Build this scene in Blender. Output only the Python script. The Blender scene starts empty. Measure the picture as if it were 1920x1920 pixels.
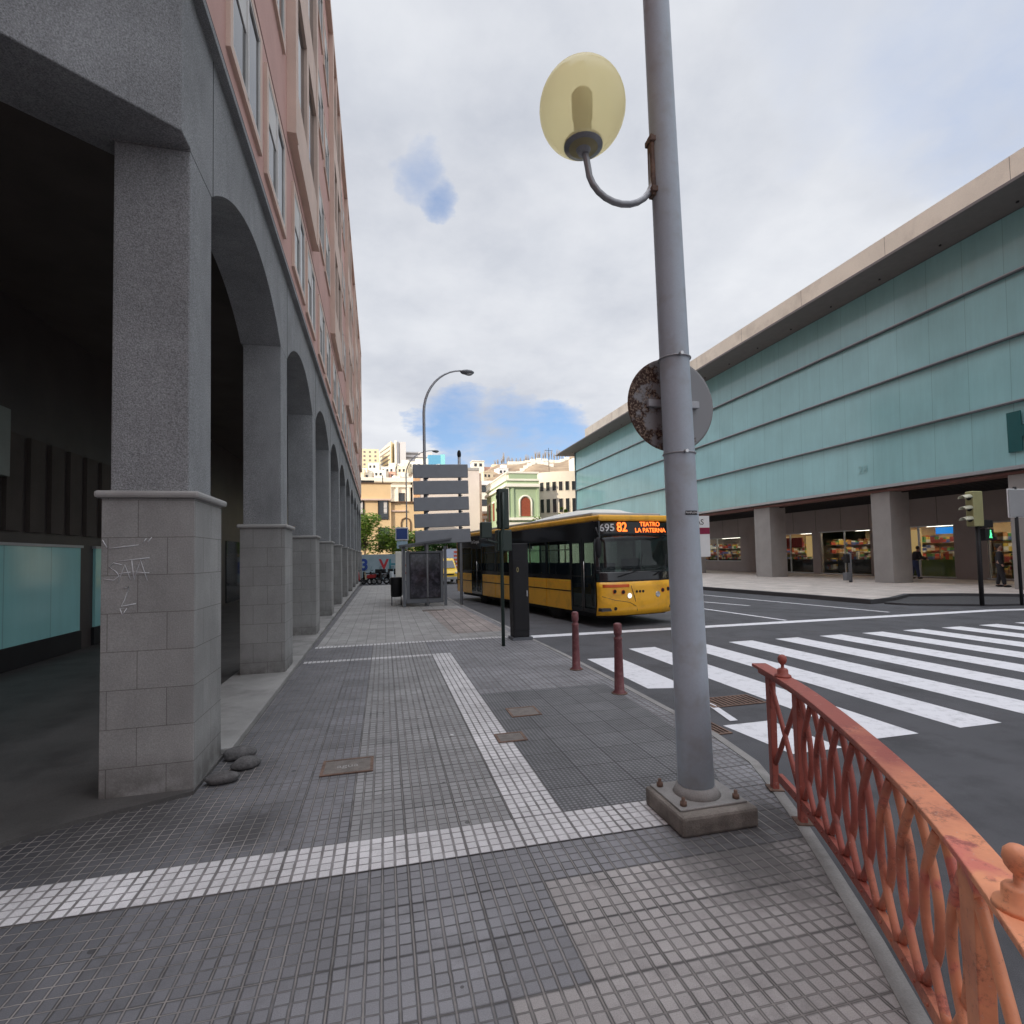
import bpy, math, random
from mathutils import Vector, Matrix
random.seed(7)
S = bpy.context.scene
COL = S.collection
PI = math.pi
R = math.radians

# ------------------------------------------------------------------ node helpers
class NT:
    def __init__(s, tree):
        s.t = tree; s.n = tree.nodes; s.l = tree.links
    def new(s, typ, **kw):
        n = s.n.new(typ)
        for k, v in kw.items(): setattr(n, k, v)
        return n
    def set(s, sock, v):
        if isinstance(v, bpy.types.NodeSocket): s.l.new(v, sock)
        elif v is not None: sock.default_value = v
    def m(s, op, a, b=None, c=None, clamp=False):
        n = s.new('ShaderNodeMath', operation=op); n.use_clamp = clamp
        s.set(n.inputs[0], a)
        if b is not None: s.set(n.inputs[1], b)
        if c is not None: s.set(n.inputs[2], c)
        return n.outputs[0]
    def mixc(s, f, a, b, mode='MIX'):
        n = s.new('ShaderNodeMix', data_type='RGBA', blend_type=mode)
        s.set(n.inputs[0], f)
        s.set(n.inputs[6], a if isinstance(a, bpy.types.NodeSocket) else tuple(a) + (1,) if len(a) == 3 else a)
        s.set(n.inputs[7], b if isinstance(b, bpy.types.NodeSocket) else tuple(b) + (1,) if len(b) == 3 else b)
        return n.outputs[2]
    def noise(s, vec, scale, detail=4, rough=.55, out=0):
        n = s.new('ShaderNodeTexNoise'); s.set(n.inputs['Vector'], vec)
        n.inputs['Scale'].default_value = scale; n.inputs['Detail'].default_value = detail; n.inputs['Roughness'].default_value = rough
        return n.outputs[out]
    def vor(s, vec, scale, rnd=1.0):
        n = s.new('ShaderNodeTexVoronoi'); s.set(n.inputs['Vector'], vec); n.inputs['Scale'].default_value = scale
        n.inputs['Randomness'].default_value = rnd
        return n
    def rng(s, v, a, b, c=0., d=1.):
        n = s.new('ShaderNodeMapRange'); s.set(n.inputs[0], v)
        for i, q in enumerate((a, b, c, d)): n.inputs[i + 1].default_value = q
        return n.outputs[0]
    def bump(s, h, strength=.3, dist=.02):
        n = s.new('ShaderNodeBump'); n.inputs['Strength'].default_value = strength; n.inputs['Distance'].default_value = dist
        s.set(n.inputs['Height'], h); return n.outputs[0]

def newmat(name):
    m = bpy.data.materials.new(name); m.use_nodes = True
    nt = NT(m.node_tree); b = m.node_tree.nodes['Principled BSDF']
    g = nt.new('ShaderNodeNewGeometry'); sp = nt.new('ShaderNodeSeparateXYZ'); nt.l.new(g.outputs['Position'], sp.inputs[0])
    return m, nt, b, g.outputs['Position'], sp.outputs

def mat(name, col, rough=.7, var=.18, scale=3., fine=60., bump=.0, metal=0., dirt=None, dirt_amt=.5, dirt_scale=1.5, spec=.5, bdist=.01, fvar=None):
    m, nt, b, P, xyz = newmat(name)
    n1 = nt.noise(P, scale, 5); n2 = nt.noise(P, fine, 3, .6)
    a = nt.rng(n1, .25, .75, 1 - var, 1 + var)
    fv = var * .7 if fvar is None else fvar
    c = nt.rng(n2, .25, .75, 1 - fv, 1 + fv)
    k = nt.m('MULTIPLY', a, c)
    col4 = tuple(col) + (1,)
    n = nt.new('ShaderNodeVectorMath', operation='SCALE'); n.inputs[0].default_value = col; nt.l.new(k, n.inputs[3])
    out = n.outputs[0]
    if dirt:
        dm = nt.rng(nt.noise(P, dirt_scale, 6, .65), .5, .68, 0, dirt_amt)
        out = nt.mixc(dm, out, dirt)
    nt.l.new(out, b.inputs['Base Color'])
    b.inputs['Roughness'].default_value = rough; b.inputs['Metallic'].default_value = metal
    b.inputs['Specular IOR Level'].default_value = spec
    if bump: nt.l.new(nt.bump(n2, bump, bdist), b.inputs['Normal'])
    return m

def emit(name, col, strength):
    m = bpy.data.materials.new(name); m.use_nodes = True
    b = m.node_tree.nodes['Principled BSDF']
    b.inputs['Base Color'].default_value = tuple(c * .3 for c in col) + (1,)
    b.inputs['Emission Color'].default_value = tuple(col) + (1,); b.inputs['Emission Strength'].default_value = strength
    b.inputs['Roughness'].default_value = .4
    return m

def glass(name, tint=(.5, .6, .6), see=.5, rough=.03, body=(.01, .012, .014)):
    m = bpy.data.materials.new(name); m.use_nodes = True
    nt = NT(m.node_tree); b = m.node_tree.nodes['Principled BSDF']; out = m.node_tree.nodes['Material Output']
    b.inputs['Base Color'].default_value = tuple(body) + (1,); b.inputs['Roughness'].default_value = rough
    b.inputs['Specular IOR Level'].default_value = .8
    t = nt.new('ShaderNodeBsdfTransparent'); t.inputs[0].default_value = tuple(tint) + (1,)
    mx = nt.new('ShaderNodeMixShader'); mx.inputs[0].default_value = see
    nt.l.new(b.outputs[0], mx.inputs[1]); nt.l.new(t.outputs[0], mx.inputs[2]); nt.l.new(mx.outputs[0], out.inputs[0])
    return m

def pave(name, cols, line, pitch=.07, lw=.14, sheet=.35, dots=False, zone=None, rough=.75, vary=.16, stain=.5, dust=None):
    """square-cut paving; pitch = small squares, sheet = whole tile"""
    m, nt, b, P, xyz = newmat(name)
    X, Y = nt.m('SUBTRACT', xyz[0], .81), nt.m('SUBTRACT', xyz[1], 3.18)
    wob = nt.m('MULTIPLY', nt.m('SUBTRACT', nt.noise(P, 14, 2), .5), .006)
    Xw = nt.m('ADD', X, wob); Yw = nt.m('ADD', Y, wob)
    def lines(p, w):
        fx = nt.m('ABSOLUTE', nt.m('SUBTRACT', nt.m('FRACT', nt.m('DIVIDE', Xw, p)), .5))
        fy = nt.m('ABSOLUTE', nt.m('SUBTRACT', nt.m('FRACT', nt.m('DIVIDE', Yw, p)), .5))
        q = nt.m('MAXIMUM', fx, fy)
        return nt.rng(q, .5 - w / 2 - .02, .5 - w / 2 + .015)
    def xline(p, w):
        fx = nt.m('ABSOLUTE', nt.m('SUBTRACT', nt.m('FRACT', nt.m('DIVIDE', Xw, p)), .5))
        return nt.rng(fx, .5 - w / 2 - .02, .5 - w / 2 + .015)
    L1 = nt.m('MAXIMUM', lines(pitch, lw * .85), xline(pitch, lw * 1.5)) if dust else lines(pitch, lw)
    L2 = lines(sheet, lw * pitch / sheet * 1.1)
    tv = nt.new('ShaderNodeCombineXYZ')
    nt.l.new(nt.m('FLOOR', nt.m('DIVIDE', X, sheet)), tv.inputs[0]); nt.l.new(nt.m('FLOOR', nt.m('DIVIDE', Y, sheet)), tv.inputs[1])
    wn = nt.new('ShaderNodeTexWhiteNoise', noise_dimensions='3D'); nt.l.new(tv.outputs[0], wn.inputs[0])
    tile = nt.rng(wn.outputs[0], 0, 1, 1 - vary, 1 + vary)
    sv = nt.new('ShaderNodeCombineXYZ')
    nt.l.new(nt.m('FLOOR', nt.m('DIVIDE', X, pitch)), sv.inputs[0]); nt.l.new(nt.m('FLOOR', nt.m('DIVIDE', Y, pitch)), sv.inputs[1])
    wn2 = nt.new('ShaderNodeTexWhiteNoise', noise_dimensions='3D'); nt.l.new(sv.outputs[0], wn2.inputs[0])
    small = nt.rng(wn2.outputs[0], 0, 1, .93, 1.07)
    if zone:
        XQ = nt.m('ADD', nt.m('MULTIPLY', nt.m('FLOOR', nt.m('DIVIDE', X, sheet)), sheet), .81 + sheet*.5)
        YQ = nt.m('ADD', nt.m('MULTIPLY', nt.m('FLOOR', nt.m('DIVIDE', Y, sheet)), sheet), 3.18 + sheet*.5)
        base = zone(nt, XQ, YQ, wn.outputs[0])
    else: base = nt.mixc(0., cols[0], cols[0])
    grain = nt.rng(nt.noise(P, 190, 4, .8), .3, .7, .76, 1.24)
    big = nt.rng(nt.noise(P, 1.1, 6, .6), .3, .7, .8, 1.16)
    k = nt.m('MULTIPLY', nt.m('MULTIPLY', tile, small), nt.m('MULTIPLY', grain, big))
    sc = nt.new('ShaderNodeVectorMath', operation='SCALE'); nt.l.new(base, sc.inputs[0]); nt.l.new(k, sc.inputs[3])
    c = sc.outputs[0]
    # gum spots and grime
    v = nt.vor(P, 2.6)
    thr = nt.rng(nt.noise(P, .8, 2), .4, .7, .02, .07)
    spot = nt.m('LESS_THAN', v.outputs['Distance'], thr)
    c = nt.mixc(nt.m('MULTIPLY', spot, .65), c, (.03, .028, .027))
    grime = nt.rng(nt.noise(P, 2.3, 7, .7), .53, .72, 0, stain)
    c = nt.mixc(grime, c, (.055, .05, .047))
    L = nt.m('MAXIMUM', L1, L2)
    lnoise = nt.rng(nt.noise(P, 5, 4), .3, .7, .45, .95)
    c = nt.mixc(nt.m('MULTIPLY', L1, lnoise), c, line)
    c = nt.mixc(nt.m('MULTIPLY', L2, .75), c, tuple(q * .6 for q in line))
    if dust:
        dn = nt.rng(nt.noise(P, 3.1, 5, .7), .35, .6, .3, 1)
        near = nt.m('MAXIMUM', nt.rng(xyz[0], .1, -.9), nt.rng(xyz[1], 2.6, 1.7, 0, .7))
        L3 = nt.m('MAXIMUM', nt.m('MULTIPLY', lines(pitch, lw * .5), near), nt.m('MULTIPLY', xline(pitch, lw * .6), .8))
        c = nt.mixc(nt.m('MULTIPLY', L3, nt.m('MULTIPLY', dn, .8)), c, dust)
    if dots:
        # raised studs
        px = nt.m('SUBTRACT', nt.m('FRACT', nt.m('DIVIDE', X, .035)), .5); py = nt.m('SUBTRACT', nt.m('FRACT', nt.m('DIVIDE', Y, .035)), .5)
        d = nt.m('SQRT', nt.m('ADD', nt.m('MULTIPLY', px, px), nt.m('MULTIPLY', py, py)))
        dot = nt.rng(d, .24, .36, 1, 0)
        c2 = nt.new('ShaderNodeVectorMath', operation='SCALE'); nt.l.new(base, c2.inputs[0]); nt.l.new(nt.m('MULTIPLY', k, nt.rng(dot, 0, 1, .75, 1.5)), c2.inputs[3])
        c = nt.mixc(nt.m('MULTIPLY', L2, .8), c2.outputs[0], (.03, .03, .03))
        h = dot
    else:
        h = nt.m('SUBTRACT', 1, L)
    h = nt.m('ADD', h, nt.m('MULTIPLY', nt.noise(P, 120, 3), .25))
    h = nt.m('ADD', h, nt.m('MULTIPLY', wn.outputs[0], .3))
    nt.l.new(c, b.inputs['Base Color'])
    b.inputs['Roughness'].default_value = rough
    nt.l.new(nt.bump(h, .55, .006), b.inputs['Normal'])
    return m

# ------------------------------------------------------------------ mesh helpers
class MB:
    def __init__(s): s.v = []; s.f = []; s.smooth = []
    def add(s, vs, fs, smooth=False, M=None):
        o = len(s.v)
        for p in vs:
            p = Vector(p)
            if M is not None: p = M @ p
            s.v.append(tuple(p))
        for f in fs: s.f.append(tuple(i + o for i in f)); s.smooth.append(smooth)
        return s
    def box(s, a, b, M=None, ch=0):
        x0, y0, z0 = a; x1, y1, z1 = b
        if x1 < x0: x0, x1 = x1, x0
        if y1 < y0: y0, y1 = y1, y0
        if z1 < z0: z0, z1 = z1, z0
        v = [(x0,y0,z0),(x1,y0,z0),(x1,y1,z0),(x0,y1,z0),(x0,y0,z1),(x1,y0,z1),(x1,y1,z1),(x0,y1,z1)]
        return s.add(v, [(0,3,2,1),(4,5,6,7),(0,1,5,4),(1,2,6,5),(2,3,7,6),(3,0,4,7)], False, M)
    def prism(s, poly, z0, z1, M=None):
        n = len(poly)
        A = sum(poly[i][0] * poly[(i+1) % n][1] - poly[(i+1) % n][0] * poly[i][1] for i in range(n))
        if A < 0: poly = poly[::-1]
        v = [(x, y, z0) for x, y in poly] + [(x, y, z1) for x, y in poly]
        f = [tuple(range(n))[::-1], tuple(range(n, 2*n))] + [(i, (i+1) % n, (i+1) % n + n, i + n) for i in range(n)]
        return s.add(v, f, False, M)
    def sheet(s, poly, z):
        n = len(poly)
        A = sum(poly[i][0] * poly[(i+1) % n][1] - poly[(i+1) % n][0] * poly[i][1] for i in range(n))
        if A < 0: poly = poly[::-1]
        return s.add([(x, y, z) for x, y in poly], [tuple(range(n))])
    def tube(s, pts, rad, seg=12, caps=True, M=None, flat=None):
        pts = [Vector(p) for p in pts]; n = len(pts)
        rs = rad if isinstance(rad, (list, tuple)) else [rad] * n
        vs = []; up = None
        for i, p in enumerate(pts):
            t = (pts[min(i+1, n-1)] - pts[max(i-1, 0)]).normalized()
            if up is None:
                up = Vector((0, 0, 1)) if abs(t.z) < .9 else Vector((1, 0, 0))
            a = t.cross(up).normalized(); bb = a.cross(t).normalized(); up = bb
            for k in range(seg):
                q = 2 * PI * k / seg
                vs.append(p + a * math.cos(q) * rs[i] + bb * math.sin(q) * rs[i])
        fs = [(i*seg + k, i*seg + (k+1) % seg, (i+1)*seg + (k+1) % seg, (i+1)*seg + k) for i in range(n-1) for k in range(seg)]
        s.add(vs, fs, True, M)
        if caps:
            o = len(s.v) - len(vs)
            s.f.append(tuple(o + k for k in range(seg))[::-1]); s.smooth.append(False)
            s.f.append(tuple(o + (n-1)*seg + k for k in range(seg))); s.smooth.append(False)
        return s
    def lathe(s, prof, c=(0, 0, 0), seg=24, M=None):
        vs = []; n = len(prof)
        for r, z in prof:
            for k in range(seg):
                a = 2*PI*k/seg; vs.append((c[0] + r*math.cos(a), c[1] + r*math.sin(a), c[2] + z))
        fs = [(i*seg + k, i*seg + (k+1) % seg, (i+1)*seg + (k+1) % seg, (i+1)*seg + k) for i in range(n-1) for k in range(seg)]
        s.add(vs, fs, True, M)
        o = len(s.v) - len(vs)
        s.f.append(tuple(o + k for k in range(seg))[::-1]); s.smooth.append(False)
        s.f.append(tuple(o + (n-1)*seg + k for k in range(seg))); s.smooth.append(False)
        return s
    def ball(s, c, r, seg=16, rings=10, M=None):
        rx, ry, rz = r if isinstance(r, (tuple, list)) else (r, r, r)
        vs = []
        for i in range(rings + 1):
            t = PI * i / rings
            rr = max(math.sin(t), .001)
            for k in range(seg):
                a = 2*PI*k/seg; vs.append((c[0] + rx*rr*math.cos(a), c[1] + ry*rr*math.sin(a), c[2] - rz*math.cos(t)))
        fs = [(i*seg + k, i*seg + (k+1) % seg, (i+1)*seg + (k+1) % seg, (i+1)*seg + k) for i in range(rings) for k in range(seg)]
        return s.add(vs, fs, True, M)
    def build(s, name, m, parent=None, bevel=0, loc=None):
        me = bpy.data.meshes.new(name); me.from_pydata(s.v, [], s.f); me.update()
        me.polygons.foreach_set('use_smooth', s.smooth)
        if m: me.materials.append(m)
        o = bpy.data.objects.new(name, me); COL.objects.link(o)
        if parent: o.parent = parent
        if loc: o.location = loc
        if bevel:
            b = o.modifiers.new('Bevel', 'BEVEL'); b.width = bevel; b.segments = 2; b.limit_method = 'ANGLE'
        return o

def box(name, a, b, m, parent=None, bevel=0): return MB().box(a, b).build(name, m, parent, bevel)

def tag(o, label, cat, group=None, kind=None):
    o['label'] = label
    if cat: o['category'] = cat
    if group: o['group'] = group
    if kind: o['kind'] = kind
    return o
def thing(name, label, cat, loc=(0, 0, 0), rz=0, group=None):
    o = bpy.data.objects.new(name, None); COL.objects.link(o); o.location = loc; o.rotation_euler = (0, 0, rz)
    o.empty_display_size = .1
    return tag(o, label, cat, group)
def struct(o, label=None):
    o['kind'] = 'structure'
    if label: o['label'] = label
    return o
def kids(o): return [c for c in bpy.data.objects if c.parent == o]
def copy_tree(o, loc=None, rz=None, label=None, parent=None):
    c = o.copy(); COL.objects.link(c)
    if parent: c.parent = parent
    if loc is not None: c.location = loc
    if rz is not None: c.rotation_euler = (0, 0, rz)
    if label: c['label'] = label
    for k in kids(o): copy_tree(k, parent=c)
    return c
def text(body, size, m, name, parent=None, loc=(0, 0, 0), rot=(PI/2, 0, 0), ext=.002, align='CENTER', sx=1., bold=0.):
    cu = bpy.data.curves.new('txt', 'FONT'); cu.body = body; cu.size = size; cu.extrude = ext; cu.align_x = align; cu.align_y = 'CENTER'
    cu.offset = bold
    t = bpy.data.objects.new('txt', cu); COL.objects.link(t)
    bpy.context.view_layer.update()
    me = bpy.data.meshes.new_from_object(t.evaluated_get(bpy.context.evaluated_depsgraph_get()))
    bpy.data.objects.remove(t)
    me.materials.clear(); me.materials.append(m)
    o = bpy.data.objects.new(name, me); COL.objects.link(o); o.parent = parent
    o.location = loc; o.rotation_euler = rot; o.scale = (sx, 1, 1)
    return o

# ------------------------------------------------------------------ materials
M = {}
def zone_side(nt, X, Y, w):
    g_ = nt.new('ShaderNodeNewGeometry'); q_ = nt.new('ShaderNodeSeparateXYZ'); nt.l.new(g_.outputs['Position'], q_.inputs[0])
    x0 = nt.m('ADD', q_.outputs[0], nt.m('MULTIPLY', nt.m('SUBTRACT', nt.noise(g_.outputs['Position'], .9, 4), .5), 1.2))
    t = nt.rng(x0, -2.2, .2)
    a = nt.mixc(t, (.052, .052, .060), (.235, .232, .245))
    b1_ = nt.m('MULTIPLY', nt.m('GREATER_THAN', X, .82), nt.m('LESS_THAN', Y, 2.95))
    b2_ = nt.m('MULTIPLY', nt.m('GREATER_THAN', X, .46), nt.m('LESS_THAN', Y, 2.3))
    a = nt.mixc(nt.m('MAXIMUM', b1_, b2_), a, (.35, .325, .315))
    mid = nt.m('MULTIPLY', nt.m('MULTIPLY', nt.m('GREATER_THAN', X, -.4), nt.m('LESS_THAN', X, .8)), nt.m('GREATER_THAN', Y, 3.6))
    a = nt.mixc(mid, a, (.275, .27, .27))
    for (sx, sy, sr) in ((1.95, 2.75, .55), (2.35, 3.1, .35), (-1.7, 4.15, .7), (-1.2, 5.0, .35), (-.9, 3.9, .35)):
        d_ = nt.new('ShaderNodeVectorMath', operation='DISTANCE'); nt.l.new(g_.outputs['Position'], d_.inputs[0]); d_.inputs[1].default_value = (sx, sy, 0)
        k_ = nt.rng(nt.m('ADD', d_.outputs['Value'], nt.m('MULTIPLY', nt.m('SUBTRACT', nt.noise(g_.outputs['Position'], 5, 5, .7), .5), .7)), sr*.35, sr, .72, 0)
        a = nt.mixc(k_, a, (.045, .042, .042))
    return a
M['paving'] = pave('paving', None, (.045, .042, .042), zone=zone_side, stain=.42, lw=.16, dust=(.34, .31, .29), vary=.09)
M['whitepave'] = pave('white_paving', [(.60, .58, .585)], (.09, .08, .078), vary=.06, stain=.3, lw=.15, dust=(.2, .18, .17))
M['studs'] = pave('studded_paving', [(.13, .13, .135)], (.06, .06, .06), dots=True, vary=.1)
M['plainpave'] = pave('plain_paving', [(.31, .30, .29)], (.16, .15, .145), pitch=.2, lw=.03, sheet=.4, vary=.05, stain=.4)
M['redpave'] = pave('pinkish_paving', [(.31, .265, .245)], (.12, .1, .09), pitch=.2, lw=.08, sheet=.4, vary=.12)
M['farpave'] = pave('pale_paving', [(.52, .47, .43)], (.3, .27, .25), pitch=.4, lw=.03, sheet=.8, vary=.05, stain=.2)
M['asphalt'] = mat('asphalt', (.078, .078, .086), .82, .2, .9, 220, .6, dirt=(.035, .035, .038), dirt_amt=.6, bdist=.006, fvar=.35)
M['asphalt2'] = mat('older_asphalt', (.06, .06, .064), .9, .15, 1.2, 220, .5, bdist=.006, fvar=.35)
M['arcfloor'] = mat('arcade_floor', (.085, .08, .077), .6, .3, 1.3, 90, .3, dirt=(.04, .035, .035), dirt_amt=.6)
M['kerb'] = mat('kerb_stone', (.27, .26, .25), .8, .2, 2.5, 120, .3, dirt=(.08, .075, .07))
def paintmat():
    m, nt, b, P, xyz = newmat('road_paint')
    wear = nt.rng(nt.noise(P, 6, 9, .8), .50, .70, 0, .6)
    fine = nt.rng(nt.noise(P, 150, 3, .7), .3, .7, .9, 1.08)
    n = nt.new('ShaderNodeVectorMath', operation='SCALE'); n.inputs[0].default_value = (.74, .74, .77); nt.l.new(fine, n.inputs[3])
    nt.l.new(nt.mixc(wear, n.outputs[0], (.3, .3, .31)), b.inputs['Base Color']); b.inputs['Roughness'].default_value = .7
    return m
M['paint'] = paintmat()
def concrete(name, col, brick=False, sp=.25):
    m, nt, b, P, xyz = newmat(name)
    big = nt.rng(nt.noise(P, 1.4, 6, .6), .3, .7, .84, 1.14)
    sc = nt.new('ShaderNodeVectorMath', operation='MULTIPLY'); nt.l.new(P, sc.inputs[0]); sc.inputs[1].default_value = (1, 1, .35)
    streak = nt.rng(nt.noise(sc.outputs[0], 5, 5, .6), .3, .7, .9, 1.08)
    fine = nt.noise(P, 95, 4, .75)
    f = nt.rng(fine, .3, .7, 1 - sp, 1 + sp)
    k = nt.m('MULTIPLY', nt.m('MULTIPLY', big, streak), f)
    n = nt.new('ShaderNodeVectorMath', operation='SCALE'); n.inputs[0].default_value = col; nt.l.new(k, n.inputs[3])
    c = n.outputs[0]; h = fine
    grime = nt.m('MULTIPLY', nt.rng(xyz[2], .0, .38, .75, 0), nt.rng(nt.noise(P, 6, 5), .3, .6))
    c = nt.mixc(grime, c, (.05, .04, .035))
    if brick:
        v = nt.new('ShaderNodeCombineXYZ'); nt.l.new(nt.m('ADD', nt.m('ADD', xyz[0], xyz[1]), .02), v.inputs[0]); nt.l.new(nt.m('ADD', xyz[2], .045), v.inputs[1])
        bt = nt.new('ShaderNodeTexBrick'); nt.l.new(v.outputs[0], bt.inputs[0]); bt.inputs['Scale'].default_value = 1
        bt.inputs['Brick Width'].default_value = .40; bt.inputs['Row Height'].default_value = .285; bt.inputs['Mortar Size'].default_value = .003
        bt.inputs['Color1'].default_value = (.94, .94, .94, 1); bt.inputs['Color2'].default_value = (1.05, 1.05, 1.05, 1); bt.inputs['Mortar'].default_value = (.55, .53, .52, 1)
        bt.offset = .5
        c = nt.mixc(1., c, bt.outputs[0], 'MULTIPLY')
    nt.l.new(c, b.inputs['Base Color']); b.inputs['Roughness'].default_value = .85
    nt.l.new(nt.bump(h, .25 if brick else .7, .012), b.inputs['Normal'])
    return m
M['conc'] = concrete('hammered_concrete', (.265, .27, .278), sp=.6)
M['slab'] = concrete('stone_cladding', (.285, .28, .272), brick=True, sp=.2)
M['ledge'] = mat('ledge_stone', (.34, .33, .32), .7, .12, 4, 90, .1)
M['salmon'] = mat('salmon_render', (.58, .345, .30), .85, .10, .8, 60, .15, dirt=(.45, .25, .21), dirt_amt=.4, dirt_scale=.7)
M['tan'] = mat('tan_trim', (.66, .50, .42), .8, .1, 1.5, 60, .1)
M['dark'] = mat('dark_metal', (.016, .016, .018), .6, .2, spec=.3)
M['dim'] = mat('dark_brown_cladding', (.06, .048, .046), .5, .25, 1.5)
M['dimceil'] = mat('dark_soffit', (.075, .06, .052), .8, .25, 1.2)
M['wgl'] = glass('window_glass', (.4, .42, .42), .12, .05, (.03, .035, .04))
M['blind'] = mat('pale_blind', (.62, .6, .58), .6, .08)
def tealmat(name, col, joint=1.55, rough=.22, axis=1):
    m, nt, b, P, xyz = newmat(name)
    fy = nt.m('ABSOLUTE', nt.m('SUBTRACT', nt.m('FRACT', nt.m('DIVIDE', xyz[axis], joint)), .5))
    L = nt.m('GREATER_THAN', fy, .5 - .012 / joint)
    stv = nt.new('ShaderNodeVectorMath', operation='MULTIPLY'); nt.l.new(P, stv.inputs[0]); stv.inputs[1].default_value = (3, 3, .25)
    cv = nt.new('ShaderNodeCombineXYZ'); nt.l.new(nt.m('FLOOR', nt.m('DIVIDE', xyz[axis], joint)), cv.inputs[0]); nt.l.new(nt.m('FLOOR', nt.m('DIVIDE', xyz[2], 2.5)), cv.inputs[1])
    wn = nt.new('ShaderNodeTexWhiteNoise', noise_dimensions='3D'); nt.l.new(cv.outputs[0], wn.inputs[0])
    k = nt.m('MULTIPLY', nt.rng(wn.outputs[0], 0, 1, .97, 1.03), nt.m('MULTIPLY', nt.rng(nt.noise(P, .5, 5), .3, .7, .93, 1.07), nt.rng(nt.noise(stv.outputs[0], 1.2, 6, .7), .3, .7, .94, 1.05)))
    sc = nt.new('ShaderNodeVectorMath', operation='SCALE'); sc.inputs[0].default_value = col; nt.l.new(k, sc.inputs[3])
    nt.l.new(nt.mixc(nt.m('MULTIPLY', L, .32), sc.outputs[0], (.05, .1, .1)), b.inputs['Base Color'])
    b.inputs['Roughness'].default_value = rough
    return m
M['teal'] = tealmat('frosted_teal_glass', (.30, .555, .575), rough=.12)
M['tealpanel'] = tealmat('teal_reflection_window', (.32, .66, .66), 1.3, .12)  # reflection of the teal facade opposite put into the base colour
M['alu'] = mat('grey_aluminium', (.42, .43, .45), .4, .06, metal=.3)
M['cream'] = mat('cream_parapet', (.86, .77, .64), .8, .08, .6, 30, dirt=(.5, .42, .34), dirt_amt=.4, dirt_scale=.8)
M['soffit'] = mat('grey_soffit', (.19, .17, .165), .8, .08)
M['redsoffit'] = mat('red_brown_soffit', (.16, .07, .06), .7, .2)
M['column'] = mat('column_concrete', (.30, .29, .28), .8, .1, 1.5, 60, .1)
M['shopwall'] = mat('shop_wall', (.30, .26, .25), .75, .1, .9)
M['pole'] = mat('lilac_grey_paint', (.44, .50, .565), .5, .07, 1.5, 80, .12, dirt=(.3, .28, .26), dirt_amt=.4, dirt_scale=5)
M['galv'] = mat('galvanised_steel', (.36, .37, .39), .45, .12, 5, metal=.5)
M['darkgrey'] = mat('dark_grey_paint', (.13, .14, .155), .45, .1)
M['signback'] = mat('sign_back_grey', (.25, .265, .29), .6, .07, 4, metal=.1)
M['rust'] = mat('rusty_iron', (.16, .1, .075), .8, .4, 9, 60, .3)
def rustdisc():
    m, nt, b, P, xyz = newmat('rusty_disc_back')
    n = nt.noise(P, 9, 6, .7)
    side = nt.rng(xyz[0], 1.68, 2.06, .18, -.12)
    r = nt.rng(nt.m('ADD', n, side), .52, .6)
    holes = nt.rng(nt.noise(P, 60, 3, .8), .5, .6)
    rustc = nt.mixc(holes, (.05, .025, .018), (.35, .27, .2))
    nt.l.new(nt.mixc(r, (.30, .31, .32), rustc), b.inputs['Base Color']); b.inputs['Roughness'].default_value = .75
    return m
M['disc'] = rustdisc()
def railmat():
    m, nt, b, P, xyz = newmat('weathered_red_paint_sunlit_near')
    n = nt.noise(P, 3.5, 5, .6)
    t = nt.rng(nt.m('ADD', nt.m('MULTIPLY', xyz[1], -.28), nt.m('MULTIPLY', n, .55)), -.34, .02)  # near end graded to bright orange: sunlight put into the paint colour
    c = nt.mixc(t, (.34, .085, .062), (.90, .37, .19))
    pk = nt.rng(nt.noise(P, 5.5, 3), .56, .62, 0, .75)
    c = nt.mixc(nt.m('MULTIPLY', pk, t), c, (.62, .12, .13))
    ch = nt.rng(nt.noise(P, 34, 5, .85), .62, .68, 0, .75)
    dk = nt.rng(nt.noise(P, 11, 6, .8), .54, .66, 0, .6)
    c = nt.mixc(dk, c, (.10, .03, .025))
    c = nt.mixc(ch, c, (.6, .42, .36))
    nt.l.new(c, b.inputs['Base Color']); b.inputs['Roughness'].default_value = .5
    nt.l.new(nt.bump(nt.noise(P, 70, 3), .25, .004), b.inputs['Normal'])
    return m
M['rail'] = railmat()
M['bollard'] = mat('maroon_iron_paint', (.17, .055, .06), .5, .3, 12, 60, .15, dirt=(.3, .16, .15), dirt_amt=.4, dirt_scale=14)
M['yellow'] = mat('bus_yellow', (.98, .50, .03), .28, .05, 1, fvar=.02, spec=.6, dirt=(.45, .2, .03), dirt_amt=.4, dirt_scale=2.5)
M['busblack'] = mat('bus_black_gloss', (.012, .013, .015), .12, .1, spec=.6)
M['orange'] = mat('bus_orange_stripe', (.75, .12, .02), .4, .05)
M['roofwhite'] = mat('bus_roof_white', (.72, .71, .64), .5, .06)
M['roofgrey'] = mat('bus_roof_grey', (.36, .37, .38), .5, .06)
M['busglass'] = glass('bus_window_glass', (.8, .9, .88), .75, .02)
M['windscreen'] = glass('windscreen_glass', (.7, .8, .78), .55, .01)
M['rubber'] = mat('tyre_rubber', (.02, .02, .02), .8, .1)
M['seatblue'] = mat('dark_blue_seat', (.02, .03, .07), .8, .1)
M['busfloor'] = mat('bus_interior_grey', (.05, .05, .055), .7, .1)
M['led'] = emit('orange_led', (1., .16, .02), 2.4)
M['ledbg'] = mat('display_black', (.01, .012, .012), .2, .05)
M['white'] = mat('white_paint', (.8, .8, .8), .5, .03, fvar=.02)
M['lampon'] = emit('headlamp_on', (1., .93, .8), 1.1)
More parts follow.
